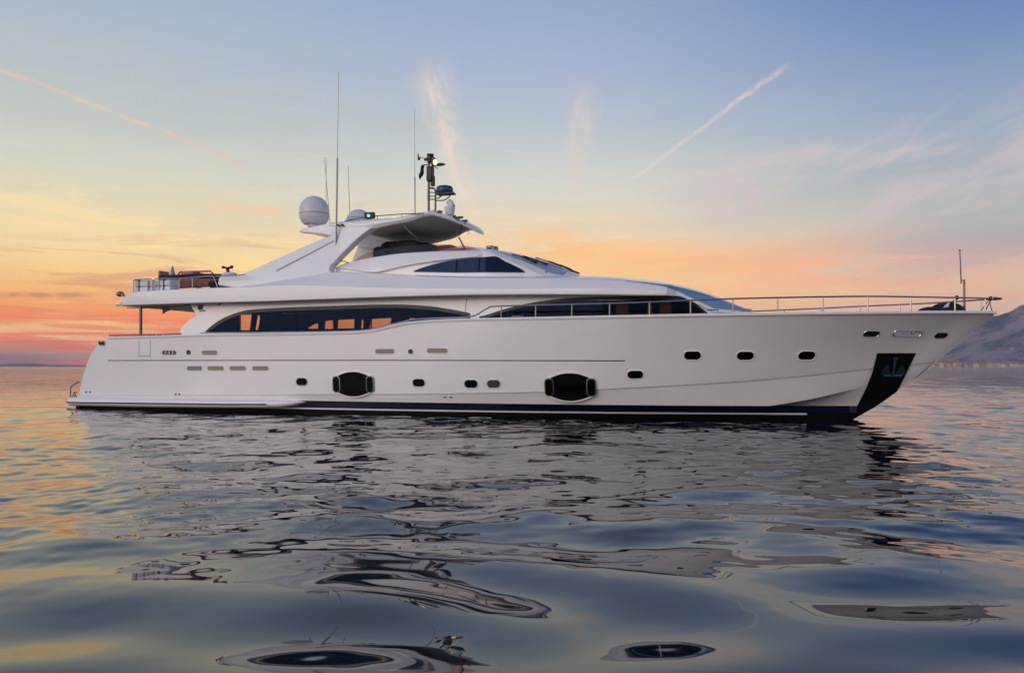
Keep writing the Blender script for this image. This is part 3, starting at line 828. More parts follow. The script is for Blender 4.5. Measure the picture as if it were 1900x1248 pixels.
# vents on pillar
vb = MB(); 
for cx, cy, s in ((371,570,.12),(372,576.5,.03),(378,576,.03),(407,564.5,.035),(608,556.5,.03),(872,549,.03)):
    u, z = L(cx, cy, 2.86); vb.box(V3(u, 2.80 if s > .1 else 2.83, z), (s, .06, s*.8))
vb.build('speaker_grille', 'groove', house)
dl = MB(); p0 = L(864,553,2.84); p1 = L(862,581,2.84)
dl.tube([V3(p0[0], bH(p0[0])-tumble(p0[1]), p0[1]), V3(p1[0], bH(p1[0])-tumble(p1[1]), p1[1])], .012, 6); dl.build('door_seam', 'groove', house)
# small white grab bar in front of the pillar side of the cabin window
# ------------------------------------------------------------------ radar arch
def leanv(z, base=3.0, top=2.35, z0=5.0, z1=7.2): return base+(top-base)*min(max((z-z0)/(z1-z0), 0), 1)
def LV(px, py, base=3.0, top=2.35):
    v = base
    for _ in range(10):
        u, z = L(px, py, v); v = leanv(z, base, top)
    return u, v, z
arch_px = [(404,529),(416,522),(440,512.5),(478,496),(520,477),(560,459),(596,443.5),(611,437.5),(600,434.5),(575,432),(554,430.5),(556,427),(566,423),(608,414),(640,412),(690,422),(672.6,434.6),(657,448),(642,463),(628,477),(620,486),(612,493),(610,500),(614,505),(600,525),(520,531),(440,533)]
archo = []
for sgn in (1, -1):
    am = MB(); A = [LV(x, y) for x, y in arch_px]
    am.prism([V3(u, sgn*v, z) for u, v, z in A], [V3(u, sgn*(v-.42), z) for u, v, z in A])
    ao = am.build('radar_arch', 'gel2', yacht, bevel=.04, angle=30)
    gm = MB(); g0 = [LV(x, y) for x, y in [(512,503.5),(545,487),(580,469),(610,453),(637,440.5)]]; g1 = [LV(x, y) for x, y in [(514,500.5),(547,483.5),(582,465.5),(612,449.5),(639,437)]]
    gm.grid([[V3(u, sgn*(v+.006), z) for u, v, z in g0], [V3(u, sgn*(v+.006), z) for u, v, z in g1]]); gm.build('arch_groove', 'lip', ao)
# cross beam of the arch carrying the domes
cb_ = MB(); a = [LV(x, y) for x, y in [(556,428),(566,423),(612,414),(660,412),(660,424),(612,434),(570,431)]]
cb_.prism([V3(u, 2.1, z) for u, v, z in a], [V3(u, -2.1, z) for u, v, z in a]); cb_.build('arch_beam', 'gel2', yacht, bevel=.04, angle=30)

# ------------------------------------------------------------------ hardtop
uH0 = L(612,420,2.35)[0]; uH1 = L(893,433,0)[0]
_bT = curve([(0,0),(.05,.35),(.2,.75),(.5,1.2),(1,1.68),(1.6,2.0),(2.4,2.26),(3.4,2.38),(5,2.42),(9,2.36)])
bT = lambda u: _bT(max(uH1-u, 0))
zTc = curve([L(x, y, 0) for x, y in [(893,432.5),(890,428.5),(884,422),(872,413.5),(855,406.5),(835,402.5),(780,401)]])
zTe0 = zc([(606,412),(640,409.5),(700,404.5),(760,401.5),(800,401),(830,403)], lambda u: 2.4)
zTb0 = curve([L(x, y, 2.4) for x, y in [(606,421),(640,425),(672,426.5),(700,420),(740,412),(783,409.5),(820,412)]])
def tw(u): t = min(max((uH1-u-1.2)/1.6, 0), 1); return t*t*(3-2*t)
zTe = lambda u: (zTc(u)-.14*bT(u)/2.4)*(1-tw(u))+zTe0(u)*tw(u)
zTb = lambda u: (zTe(u)-.04-.10*min(1, bT(u)/1.2))*(1-tw(u))+zTb0(u)*tw(u)
ht = MB(); G = []
hus = [uH0+(uH1-uH0)*(1-(1-i/60)**1.8) for i in range(61)]
for u in hus:
    b = max(bT(u), .001); ze, zb = zTe(u), zTb(u); zb = min(zb, ze-.04)
    cr2 = .14*b/2.4
    half = [(0, zb+.05), (b*.72, zb+.05), (b*.86, zb+.02), (b*.965, zb), (b*.995, zb+(ze-zb)*.35), (b*.985, zb+(ze-zb)*.75), (b*.94, ze), (b*.7, ze+cr2*.6), (0, ze+cr2)]
    G.append([V3(u, p[0], p[1]) for p in half]+[V3(u, -p[0], p[1]) for p in half[-2:0:-1]])
ht.grid(G, closed=True); ht.add(G[0], [tuple(range(len(G[0])))])
hard = ht.build('hardtop', 'gel2', yacht, angle=40)
un_ = MB(); uc0, uc1 = uH0+.5, L(845,420,0)[0]
ucn = L(792,411,2.0)[0]
def ucs(a): return uc1+.35+(ucn-uc1-.35)*abs(a)
def und(u, s_, k): return V3(u, s_*min(bT(u)*.84, 2.1), min(zTb(u), zTe(u)-.04)+k+.012*(1-abs(s_)))
SS = [i/6 for i in range(-6, 7)]
un_.grid([[und(uc0+(ucs(s_)-uc0)*k/20, s_, .020) for s_ in SS] for k in range(21)])
un_.build('awning_panel', 'canvas', hard)
cp = MB(); cp.grid([[und(ucs(s_)+.02+(uH1-.4-ucs(s_))*k/12, s_, .022) for s_ in SS] for k in range(13)]); cp.build('cream_panel', 'cream', hard)
for (xa, ya, va), (xb, yb, vb_), m_ in (((748,417,1.9),(776,446,.9),'steel'), ((857,416,1.5),(852,437,1.5),'black'), ((851,440,1.4),(864,464,1.6),'dsteel')):
    t_ = MB(); ua_, za_ = L(xa, ya, va); ub_, zb_ = L(xb, yb, vb_)
    t_.tube([V3(ua_, va, za_), V3(ub_, vb_, zb_)], .03, 8); t_.build('hardtop_strut', m_, yacht)
hr = MB()
for sgn in (1, -1):
    A = [L(x, y, 2.1) for x, y in [(640,410),(660,405.5),(700,400.5),(745,397.2),(786,395.8)]]
    hr.tube([V3(A[0][0], 2.1*sgn, A[0][1])]+[V3(u, 2.1*sgn, z) for u, z in A[1:]]+[V3(A[-1][0]+.02, 2.1*sgn, A[-1][1]-.14)], .018, 6)
    for x, y in ((700,400.5),(745,397.2)):
        u, z = L(x, y, 2.1); hr.tube([V3(u, 2.1*sgn, z), V3(u, 2.1*sgn, z-.14)], .015, 6)
hr.build('roof_rail', 'dsteel', hard)

# ------------------------------------------------------------------ pilothouse
uP0 = L(622,496,2.45)[0]; uP1 = L(1087,516,0)[0]; uR = L(925,468,0)[0]
_bP = curve([(0,0),(.06,.3),(.3,.8),(.8,1.28),(1.4,1.62),(2.2,1.95),(3.2,2.2),(4.6,2.36),(7,2.46),(12,2.46)])
bP = lambda u: _bP(max(uP1-u, 0))
zPt = zc([(622,495),(640,487.5),(665,481.5),(700,475),(750,468.5),(800,465.5),(850,464),(895,464.5),(915,469),(930,476),(960,489),(990,502),(1010,510)], lambda u: bP(u)*.94)
zPc = lerpc([L(x, y, 0) for x, y in [(622,494),(700,480),(800,465),(860,460.5),(905,461.5),(930,466),(960,471),(990,478),(1020,487.5),(1050,499),(1075,509.5),(1088,516)]])
zBr = zc([(600,498),(625,497.5),(660,501),(697,505),(720,500),(750,493),(790,486.5),(836,481),(880,477),(918,475.5),(925,480),(950,492),(980,506),(1010,511)], lambda u: bP(u)+.1)
zPb = lambda u: zSH(u)-.25
ph = MB(); G = []
pus = urange(uP0, uR-.6, 60)+[uR-.6+(uP1-uR+.6)*(1-(1-i/46)**1.6) for i in range(1, 47)]
for u in pus:
    b = max(bP(u), .001); zt = zPt(u); zb = zPb(u); zcn = zPc(u); br = zBr(u)
    if zt > zcn and u > uR: zt = zcn-.0
    zt = max(zt, zb+.05); br = min(max(br, zb+.02), zt-.02)
    zcn = max(zcn, zt) if u > uR-1.5 else zt-.02
    o = .13*min(1, max(0, (zt-br)/.25))*min(1, b)
    k = min(1, b)
    half = [(b, zb), (b-.02*k, (zb+br)/2), (b-.04*k, br), (b-.04*k+o, br+.015), (b-.05*k+o, br+.06*min(1, (zt-br)/.3)), (b*.985-.06*k, zt-.04), (b*.94-.08*k, zt), (b*.6, zt*.5+zcn*.5), (b*.3, zt*.12+zcn*.88), (0, zcn)]
    if u > uR+.2:   # windshield part: straight section, side post
        half = [(b, zb), (b-.01*k, zb*.7+zt*.3), (b-.02*k, zb*.4+zt*.6), (b-.03*k, zb*.2+zt*.8), (b-.035*k, zb*.1+zt*.9), (b-.05*k, zt-.02), (b-.08*k, zt), (b*.66, zt*.45+zcn*.55), (b*.33, zt*.12+zcn*.88), (0, zcn)]
    G.append([V3(u, p[0], p[1]) for p in half]+[V3(u, -p[0], p[1]) for p in half[-2::-1]])
ph.grid(G); pil = ph.build('pilothouse', 'gel2', yacht, angle=32)
# front shield panels (glass, sky reflection in its base colour), three panes laid on the slope
def Gat(u, a):   # point on the pilothouse crown at station u, fraction a of the breadth
    b = max(bP(u), .001); zt = zPt(u); zcn = zPc(u)
    if zt > zcn: zt = zcn
    zt = max(zt, zPb(u)+.05); zcn = max(zcn, zt)
    aa = abs(a); x = b*.92*aa
    z = float(np.interp(aa, [0, .35, .72, 1.0], [zcn, zt*.12+zcn*.88, zt*.45+zcn*.55, zt]))
    return V3(u, x*(1 if a > 0 else -1), z+.012)
for a0, a1 in ((-.97,-.36),(-.33,.33),(.36,.97)):
    g = MB(); g.grid([[Gat(u, a0+(a1-a0)*k/8) for k in range(9)] for u in urange(uR+.35, uP1-.55, 20)])
    wsx = g.build('windshield', 'shield', yacht)
wp = MB()
for a, u_, l_ in ((.75,-11.6,.9),(.58,-11.3,.9),(.25,-11.0,1.0),(.05,-10.6,.9),(-.3,-10.4,.9)):
    A = [Vector(Gat(u_+l_*k/6, a-.10*k/6))+Vector((0,0,.05)) for k in range(7)]
    wp.tube(A, .022, 5)
    B = [Vector(Gat(u_+l_*.5+l_*.5*k/4, a-.05+.06*k/4))+Vector((0,0,.06)) for k in range(5)]
    wp.tube(B, .03, 5)
wp.build('windshield_wiper', 'black', yacht)
# side window of the pilothouse
zq1 = zc([(768,502.5),(780,498),(800,491.5),(830,484.5),(860,480.5),(890,477.8),(919,475.5),(935,483.5),(955,493),(970,501),(973,504)], lambda u: bP(u))
zq0 = zc([(768,504),(850,505.5),(974,505.5)], lambda u: bP(u), lerpc)
qa, qb = LF(768,503,bP)[0], LF(974,505,bP)[0]
pw = MB()
for sgn in (1, -1):
    GG = []
    for u in urange(qa, qb, 50):
        h_, l_ = zq1(u), zq0(u); h_ = max(h_, l_+.002)
        GG.append([V3(u, sgn*(bP(u)+.014), l_+(h_-l_)*k/4) for k in range(5)])
    pw.grid(GG)
pwo = pw.build('pilothouse_window', 'navyglass', yacht)
mm = MB()
for px in (846, 888):
    u = LF(px, 490, bP)[0]
    for sgn in (1, -1): mm.grid([[V3(u-.03, sgn*(bP(u)+.019), zq0(u)), V3(u+.03, sgn*(bP(u)+.019), zq0(u))], [V3(u+.02, sgn*(bP(u)+.019), zq1(u)), V3(u+.08, sgn*(bP(u)+.019), zq1(u))]])
mm.build('mullion', 'anti', pwo)
# side coaming aft of the pilothouse + small mooring dots
nb = MB(); u, z = L(917,462,.6); nb.lathe(V3(u, .6, z-.06), [(0,0),(.16,0),(.16,.12),(.13,.15),(0,.15)], 16); nb.box(V3(u-.16, .6, z+.08), (.12,.14,.05)); nb.build('roof_horn', 'dsteel', yacht)

# flybridge: tinted screen, console, seats, rail
fs = MB()
def FB(u): return bP(u)*.90
f_top = zc([(649,486),(668,473),(700,462.5),(740,457),(790,452.5),(830,452),(850,457),(862,463)], FB)
ufa, ufb = L(649,488,2.25)[0], L(864,463,1.9)[0]
for sgn in (1, -1):
    fs.grid([[V3(u, sgn*(FB(u)-.02), zPt(u)-.05), V3(u, sgn*(FB(u)-.12), max(f_top(u), zPt(u)))] for u in urange(ufa, ufb, 40)])
uz = ufb
fs.grid([[V3(uz+.55*math.cos(a)*1.0, (FB(uz)-.02)*math.sin(a), zPt(uz)-.04), V3(uz-.25+.45*math.cos(a), (FB(uz)-.12)*math.sin(a), zPt(uz)+.22)] for a in [R(-90+180*k/20) for k in range(21)]])
fs.build('wind_screen', 'amber', yacht)
def seatbox(name, x0, x1, y0, y1, v, dv, m, sx=.5):
    u0_, z0_ = L(x0, y1, v); u1_, z1_ = L(x1, y0, v)
    b_ = MB(); b_.box(V3((u0_+u1_)/2, v, (z0_+z1_)/2), (abs(u1_-u0_)/2, dv, abs(z1_-z0_)/2), bev=.35); return b_.build(name, m, yacht)
seatbox('helm_console', 722, 792, 449, 486, .3, .9, 'cloth')
seatbox('helm_seat', 700, 728, 458, 486, 1.0, .5, 'cloth')
seatbox('lounge_seat', 776, 812, 453, 480, -.6, .8, 'cloth')
seatbox('sunpad', 800, 850, 456, 480, -1.0, .5, 'seat')
fd = MB(); fd.grid([[V3(u, -bP(u)*.9, zPb(u)+.35), V3(u, bP(u)*.9, zPb(u)+.35)] for u in urange(uP0, uR-.5, 12)]); fd.build('flybridge_deck', 'gel', yacht)
fr_ = MB()
for sgn in (1, -1):
    A = [L(x, y, 2.4) for x, y in [(616,490.5),(624,484.5),(640,484.5),(648,489)]]
    fr_.tube([V3(u, 2.4*sgn, z) for u, z in A], .018, 6)
    u, z = L(628,491,2.4); fr_.tube([V3(u, 2.4*sgn, z), V3(u, 2.4*sgn, z+.14)], .015, 6)
fr_.build('flybridge_rail', 'dsteel', yacht)

# ------------------------------------------------------------------ masts, antennas, domes
def stick(name, x0, y0, x1, y1, v, r0, r1, m='dsteel', joint=None):
    t_ = MB(); a = L(x0, y0, v); b = L(x1, y1, v)
    if joint is None: t_.tube([V3(a[0], v, a[1]), V3(b[0], v, b[1])], [r0, r1], 6)
    else:
        f = joint; c_ = (a[0]+(b[0]-a[0])*f, a[1]+(b[1]-a[1])*f)
        t_.tube([V3(a[0], v, a[1]), V3(c_[0], v, c_[1]), V3(c_[0], v, c_[1]+.02), V3(b[0], v, b[1])], [r0, r0, r1, r1*.8], 6)
    return t_.build(name, m, yacht)
stick('whip_antenna', 623,491, 628.5,133, 2.55, .038, .014, joint=.55)
stick('whip_antenna', 612,414, 602,292, -1.2, .018, .012)
stick('whip_antenna', 604.5,400, 605.5,292, -1.9, .016, .010)
stick('whip_antenna', 649,400, 646,307, -1.0, .018, .012)
stick('whip_antenna', 770,398, 769.5,200, 1.0, .026, .010, joint=.35)
def dome(cx, ytop, ybot, w, v, name):
    u, zt = L(cx, ytop, v); _, zb = L(cx, ybot, v); rr = abs(L(cx+w/2, ytop, v)[0]-L(cx-w/2, ytop, v)[0])/2*.97
    h = zt-zb; r = rr
    prof = [(0, -.12), (r*.42, -.12), (r*.42, .0), (r*.72, .0), (r*.88, h*.10), (r*.97, h*.2), (r, h*.32), (r, h-r*1.0)]
    for k in range(1, 13):
        a = R(90*k/12); prof.append((r*math.cos(a), h-r+r*math.sin(a)))
    m_ = MB(); m_.lathe(V3(u, v, zb), prof, 36); o = m_.build(name, 'dome', yacht, angle=40)
    s_ = MB(); s_.lathe(V3(u, v, zb), [(r*1.004, h*.335), (r*1.006, h*.35), (r*1.004, h*.365)], 36); s_.build('seam', 'lip', o)
dome(583, 364, 416, 48, 1.2, 'satellite_dome')
dome(666, 388.5, 416, 42, -.9, 'satellite_dome')
nl = MB(); u, z = L(686,401,2.2); nl.box(V3(u, 2.2, z+.02), (.20,.08,.12)); nlo = nl.build('navigation_light', 'black', yacht)
g = MB(); g.ball(V3(u, 2.29, z), (.05,.03,.05), 8); g.build('lens', 'green', nlo)
# mast
ms = MB(); V_ = 0.0
def P3p(x, y, v=0.0):
    u, z = L(x, y, v); return V3(u, v, z)
ms.tube([P3p(795.5,402), P3p(795.5,300)], .05, 8)
ms.tube([P3p(803,345), P3p(803,318), P3p(801.5,300)], .035, 8)
ms.tube([P3p(808,402), P3p(808,354), P3p(805,349.5), P3p(797,348.5)], .042, 8)
for y in (357,364,370): ms.tube([P3p(793,y), P3p(809,y)], .022, 6)
ms.tube([P3p(808,359), P3p(843,358)], .035, 6); ms.tube([P3p(808,358,.25), P3p(843,357,.25)], .02, 6)
ms.tube([P3p(808,367), P3p(813,368), P3p(824,360)], .025, 6); ms.tube([P3p(808,372), P3p(823,372), P3p(833,366), P3p(838,359)], .025, 6)
ms.tube([P3p(798,303), P3p(812,313)], .02, 6); ms.tube([P3p(786,306), P3p(796,305)], .02, 6)
ms.tube([P3p(776,291.5), P3p(795,295)], .016, 6)
mast = ms.build('mast', 'dsteel', yacht)
b_ = MB(); b_.tube([P3p(798.5,301), P3p(798.5,289), P3p(798.5,286.5)], [.13,.13,.15], 12); b_.tube([P3p(798.5,296), P3p(798.5,292)], .16, 10)
b_.box(P3p(798.5,323), (.12,.14,.30)); b_.box(P3p(803,336), (.07,.08,.20)); b_.box(P3p(791,296), (.08,.06,.05)); b_.box(P3p(805,300), (.06,.1,.16)); b_.build('mast_fitting', 'black', mast)
b_ = MB(); b_.ball(P3p(776,291.5), (.03,.03,.16), 6); b_.ball(P3p(778,295), (.05,.05,.05), 6); b_.build('wind_sensor', 'black', mast)
b_ = MB(); b_.ball(P3p(807.5,301,.15), (.09,.09,.12), 8); b_.build('masthead_light', 'amb', mast)
b_ = MB(); b_.ball(P3p(815,305.5), (.26,.16,.055), 8); b_.build('antenna_disc', 'dsteel', mast)
rd = MB(); u, z = L(825,352.5,0); rd.lathe(V3(u,0,z-.16), [(0,0),(.20,0),(.30,.02),(.335,.07),(.345,.14),(.335,.23),(.29,.29),(.18,.325),(0,.335)], 28); rd.build('radar_dome', 'blue', mast)
dn = MB(); dn.box(P3p(827,360), (.36,.2,.03)); dn.build('radar_tray', 'groove', mast)
tcx = MB(); u, z = L(834.5,399,.8); tcx.lathe(V3(u,.8,z), [(0,0),(.16,0),(.17,.04),(.19,.12),(.21,.25),(.19,.33),(.10,.36),(0,.36)], 20)
tcx.tube([V3(u+.10,.8,z+.30), V3(u+.02,.8,z+.46), V3(u-.06,.8,z+.54)], [.14,.13,.12], 12); tcx.build('searchlight', 'dome', yacht)
for cx, cy, r_ in ((797,398,.10),(804,397,.16),(815.5,396,.05)):
    b_ = MB(); u, z = L(cx, cy, 1.0); b_.lathe(V3(u,1.0,z-.16), [(r_*.5,0),(r_*.5,.12),(r_,.14),(r_,.22),(r_*.5,.30),(0,.31)], 14); b_.build('gps_antenna', 'dome', yacht)
b_ = MB(); 
for cx, cy, l_ in ((843,401,.05),(851,403.5,.17),(863,409.5,.09),(816,393,.1)):
    u, z = L(cx, cy, 1.2); b_.box(V3(u,1.2,z), (l_,.06,.035)); b_.tube([V3(u,1.2,z), V3(u,1.2,z-.14)], .02, 6)
b_.build('roof_fitting', 'black', hard)
b_ = MB(); b_.box(P3p(635,417.5,2.45), (.04,.05,.04)); b_.tube([P3p(624,417,2.46), P3p(630,418,2.46)], .03, 6); b_.build('side_lamp', 'black', hard)

# ------------------------------------------------------------------ rails
def railpts(px_pts, inset=.07): 
    out = []
    f = lambda u: max(_bS(uS-u)-inset, 0)
    for x, y in px_pts:
        u, z = LF(x, y, f); out.append((u, f(u), z))
    return out
def dens(pts, n=60, v=None):
    fz = curve([(p[0], p[2]) for p in pts]); a, b = pts[0][0], pts[-1][0]
    return [(u, max(_bS(uS-u)-.07, .02), fz(u)) for u in urange(a, b, n)]
main = railpts([(740,598.5),(770,592.5),(800,590.5),(860,588.5),(880,585.5),(897,576),(912,568.5),(930,567.5),(994,566),(1061,564.5),(1131,563),(1205,560.5),(1281,557),(1360,554),(1443,552),(1527,550.5),(1610,549.5),(1690,550.5),(1772,552),(1840,553.5)])
D_ = dens(main, 130)
for sgn in (1, -1):
    r_ = MB(); r_.tube([V3(u, sgn*v, z) for u, v, z in D_], .026, 8)
    ro = r_.build('bow_rail', 'steel', yacht)
    for px in (930,994,1061,1131,1205,1281,1360,1443,1527,1610,1690,1772,1828):
        fz = curve([(p[0], p[2]) for p in main]); u = LF(px, 570, lambda u: max(_bS(uS-u)-.07, 0))[0]; v = max(_bS(uS-u)-.07, .02)
        s_ = MB(); s_.tube([V3(u, sgn*v, zS(u)), V3(u, sgn*v, fz(u))], .022, 8); s_.build('stanchion', 'steel', ro)
tp = MB(); e = D_[-1]; tp.tube([V3(e[0]-.02, 0, e[2]), V3(e[0]+.12, 0, e[2]+.0), V3(e[0]+.30, 0, e[2]-.01)], [.045,.055,.03], 8)
tp.tube([V3(e[0], -.25, e[2]), V3(e[0]+.05, 0, e[2]), V3(e[0], .25, e[2])], .03, 8); tp.build('pulpit_tip', 'dsteel', yacht)
lowr = railpts([(372,617.5),(420,617),(500,616),(600,615),(660,613.5),(690,610.5),(715,604),(740,598.5)])
fz = curve([(p[0], p[2]) for p in lowr])
for sgn in (1, -1):
    r_ = MB(); r_.tube([V3(u, sgn*max(_bS(uS-u)-.07, 0), fz(u)) for u in urange(lowr[0][0], lowr[-1][0], 60)], .02, 8); r_.build('side_rail', 'steel', yacht)
for (xa, xb, ya, yb) in ((203,288,623,621.5),(291,300,621.5,621.3),(303,336,621,620)):
    for sgn in (1, -1):
        A = railpts([(xa, ya), (xb, yb)]); r_ = MB(); r_.tube([V3(u, sgn*v, z+.02) for u, v, z in A], .03, 8)
        for t_ in (.15, .5, .85):
            u = A[0][0]+(A[1][0]-A[0][0])*t_; r_.tube([V3(u, sgn*A[0][1], A[0][2]+.02), V3(u, sgn*A[0][1], A[0][2]-.12)], .02, 6)
        r_.build('teak_rail', 'teak', yacht)
nt_ = MB()
for dx, dy in ((188,636),(194,636)):
    r = hit(197, 638); u, z = L(dx, dy, 3.42); nt_.tube([V3(u, 3.50, z-.10), V3(u, 3.50, z+.08)], .035, 8)
u, z = L(191,636,3.42); nt_.tube([V3(u-.15, 3.50, z), V3(u+.12, 3.50, z)], .03, 8); nt_.build('stern_bollard', 'black', yacht)
# small grab rail in front of the cabin window
gb = MB(); a = L(950,588.5,3.2); b = L(971,588.5,3.2)
A = [L(950,587.5,3.1), L(972,587.5,3.1)]
gb.tube([V3(A[0][0],3.1,A[0][1]+.02), V3(A[1][0],3.1,A[1][1]+.02)], .03, 6)
for x in (955,966):
    u, z = L(x,587.5,3.1); gb.tube([V3(u,3.1,z), V3(u,3.1,z-.12)], .025, 6)
gb.build('cleat', 'steel', yacht)
gb = MB(); A = [L(1312,577.5,2.0), L(1334,577.5,2.0)]; gb.tube([V3(A[0][0],2.0,A[0][1]+.05), V3(A[1][0],2.0,A[1][1]+.04)], .02, 6); gb.build('grab_rail', 'dsteel', yacht)

# upper aft deck rail
for sgn in (1, -1):
    vv = 3.15
    for pts, posts in (([(247.5,542),(247.5,521),(250,518.6),(280,517.2),(282.5,520),(282.5,541)], ()), ([(286,541),(286,520),(289,517),(310,516.4),(330,517)], ()),
                       ([(330,517),(356,515),(380,512.6),(395,512.5),(398,516),(404,535)], (357,)), ([(400,512.5),(440,510.5),(455,509)], ())):
        A = [L(x, y, vv) for x, y in pts]; r_ = MB()
        r_.tube([V3(u, sgn*vv, z) for u, z in A], .024, 8)
        for p in posts:
            u, z = L(p, 514.5, vv); r_.tube([V3(u, sgn*vv, z), V3(u, sgn*vv, z-.5)], .02, 8)
        if pts[0][0] == 330:
            u, z = L(332.5,517,vv); r_.tube([V3(u, sgn*vv, z), V3(u, sgn*vv, z-.45)], .02, 8)
        r_.build('aft_rail', 'steel', yacht)
A = L(247.5,518.6,3.15); r_ = MB(); r_.tube([V3(A[0], -3.15, A[1]), V3(A[0], 3.15, A[1])], .024, 8)
for v in (-2,-.7,.7,2): r_.tube([V3(A[0], v, A[1]), V3(A[0], v, A[1]-.42)], .02, 6)
r_.build('aft_rail', 'steel', yacht)
# floodlight on an arm at the aft tip
b_ = MB(); u, z = L(223,545.5,2.9); b_.ball(V3(u,2.9,z), (.17,.15,.115), 10); b_.tube([V3(u+.1,2.9,z-.03), V3(u+.45,3.1,z-.07), V3(u+.62,3.33,z-.09)], .022, 6); b_.tube([V3(u+.62,3.30,z-.09), V3(u+.62,3.40,z-.09)], .06, 8); b_.build('floodlight', 'dsteel', yacht)

# ------------------------------------------------------------------ things that stand on the yacht
def place(o, u, v, z, rz=0.0):
    o.location = YM @ Vector(V3(u, v, z)); o.rotation_euler = (0, 0, -TH+rz); return o
def thing(name, u, v, z, label, cat, group=None, rz=0.0):
    o = bpy.data.objects.new(name, None); C.objects.link(o); place(o, u, v, z, rz); return slug(o, label, cat, group)
def canister(x0, x1, ytop, label):
    u0_, zt = L(x0, ytop, 2.75); u1_, _ = L(x1, ytop, 2.75); w = u1_-u0_; uc = (u0_+u1_)/2; zb = zSH(uc)-.10
    r = thing('life_raft_canister', uc, 2.75, zb-.02, label, 'life raft', 'white life raft cases on the upper aft deck')
    h = zt-zb+.02
    b = MB(); b.box((0,0,h*.27), (w/2,.28,h*.27), bev=.2); b.build('lower_shell', 'white2', r)
    b = MB(); b.box((0,0,h*.77), (w/2,.28,h*.225), bev=.2); b.build('lid', 'white2', r)
    b = MB(); b.box((-w*.10,0,h*.5), (.035,.29,h*.505), bev=.1); b.build('strap', 'black', r)
canister(257.5, 283, 521, 'white life raft case nearest the stern rail corner on the upper aft deck')
canister(287, 304.5, 521, 'narrow white life raft case between the stern case and the grey cone')
canister(305.5, 325, 520, 'white life raft case beside the dark folded chair and pink screen')
# folded grey cover cone
u, z = L(320,516,1.5)
b = MB(); b.lathe((0,0,0), [(0,0),(.26,0),(.22,.12),(.12,.5),(.03,.86),(0,.88)], 14); o = b.build('furled_parasol', 'flag'); place(o, u, 1.5, z-.35); slug(o, 'grey pointed furled parasol rising behind the white raft cases', 'parasol')
u, z = L(313,514,1.2); r = thing('deck_chair', u, 1.2, z-.55, 'dark deck chair beside the grey furled parasol', 'chair')
b = MB(); b.box((0,0,.35), (.28,.28,.05), bev=.3); b.build('seat', 'cloth', r)
b = MB(); b.box((-.28,0,.60), (.05,.28,.22), bev=.3); b.build('backrest', 'seat', r)
for sx in (-1,1):
    for sy in (-1,1):
        b = MB(); b.tube([(sx*.24,sy*.24,0),(sx*.24,sy*.24,.33)], .02, 6); b.build('leg', 'dsteel', r)
# tender with rose-tinted screen
u, z = L(362,530,1.2); r = thing('tender', u, 1.2, z-.12, 'small dark tender with a rose-tinted framed screen on the upper aft deck', 'tender')
def Tq(x, y, v=1.2): uu, zz = L(x, y, v); return (uu-u, -(v-1.2), zz-(z-.12))
b = MB(); A = [Tq(331,508), Tq(334,504.5), Tq(390,502.8), Tq(394,506), Tq(397,513)]
b.tube(A, .035, 8); b.tube([Tq(331,508), Tq(331,514), Tq(397,513)], .03, 8); b.tube([Tq(346,504), Tq(346,513.5)], .025, 6); b.tube([Tq(375,503.5), Tq(375,513.5)], .02, 6); b.build('screen_frame', 'seat', r)
b = MB(); b.add([Tq(331,508), Tq(334,504.5), Tq(390,502.8), Tq(394,506), Tq(397,513), Tq(331,514)], [(0,1,2,3,4,5)]); b.build('screen', 'pink', r, smooth=False)
hl = MB()
G = []
for k in range(13):
    t = k/12; x = -1.35+2.9*t; w = .62*math.sin(min(1, (1-t)*1.9+.12)*math.pi/2); G.append([(x, -w, .46), (x, -w*.97, .30), (x, -w*.6, .08), (x, 0, 0+.1*t), (x, w*.6, .08), (x, w*.97, .30), (x, w, .46)])
hl.grid(G); hl.add(G[0], [tuple(range(7))]); hl.build('hull', 'tend', r)
for sy in (-1,1):
    t_ = MB(); t_.tube([(g_[0][0], sy*abs(g_[0][1]), .46) for g_ in G], .10, 10); t_.build('inflatable_tube', 'cloth', r)
b = MB(); b.box((-.2,0,.55), (.35,.3,.18), bev=.3); b.build('console', 'seat', r)
# personal watercraft: dark hull, white hood, handlebar
u, z = L(424,512,1.4); r = thing('jet_ski', u, 1.4, z-.55, 'dark jet ski with its handlebar raised beside the radar arch', 'jet ski')
b = MB(); G = []
for k in range(15):
    t = k/14; x = -.75+1.5*t; w = .42*math.sin(math.pi*min(1, max(.08, (1-t)*1.3)))**.5 if t > .25 else .40; h = .36+.22*math.exp(-((t-.5)/.2)**2)
    G.append([(x,-w*.5,.0),(x,-w,.22),(x,-w*.9,h*.8),(x,-w*.4,h),(x,0,h+.04),(x,w*.4,h),(x,w*.9,h*.8),(x,w,.22),(x,w*.5,.0)])
b.grid(G); b.add(G[0], [tuple(range(9))]); b.add(G[-1], [tuple(range(9))]); b.build('hull', 'cloth', r)
b = MB(); b.ball((.05,0,.60), (.36,.26,.12), 10); b.build('hood', 'dome', r)
b = MB(); b.tube([(0,0,.62),(-.05,0,.86)], .07, 8); b.tube([(-.34,.0,.92),(-.05,0,.90),(.24,0,.93)], .035, 8); b.tube([(-.05,-.3,.93),(-.05,0,.88),(-.05,.3,.93)], .03, 8)
b.ball((-.26,0,.93), (.10,.05,.055), 6); b.ball((.16,0,.94), (.10,.05,.055), 6); b.build('handlebar', 'black', r)
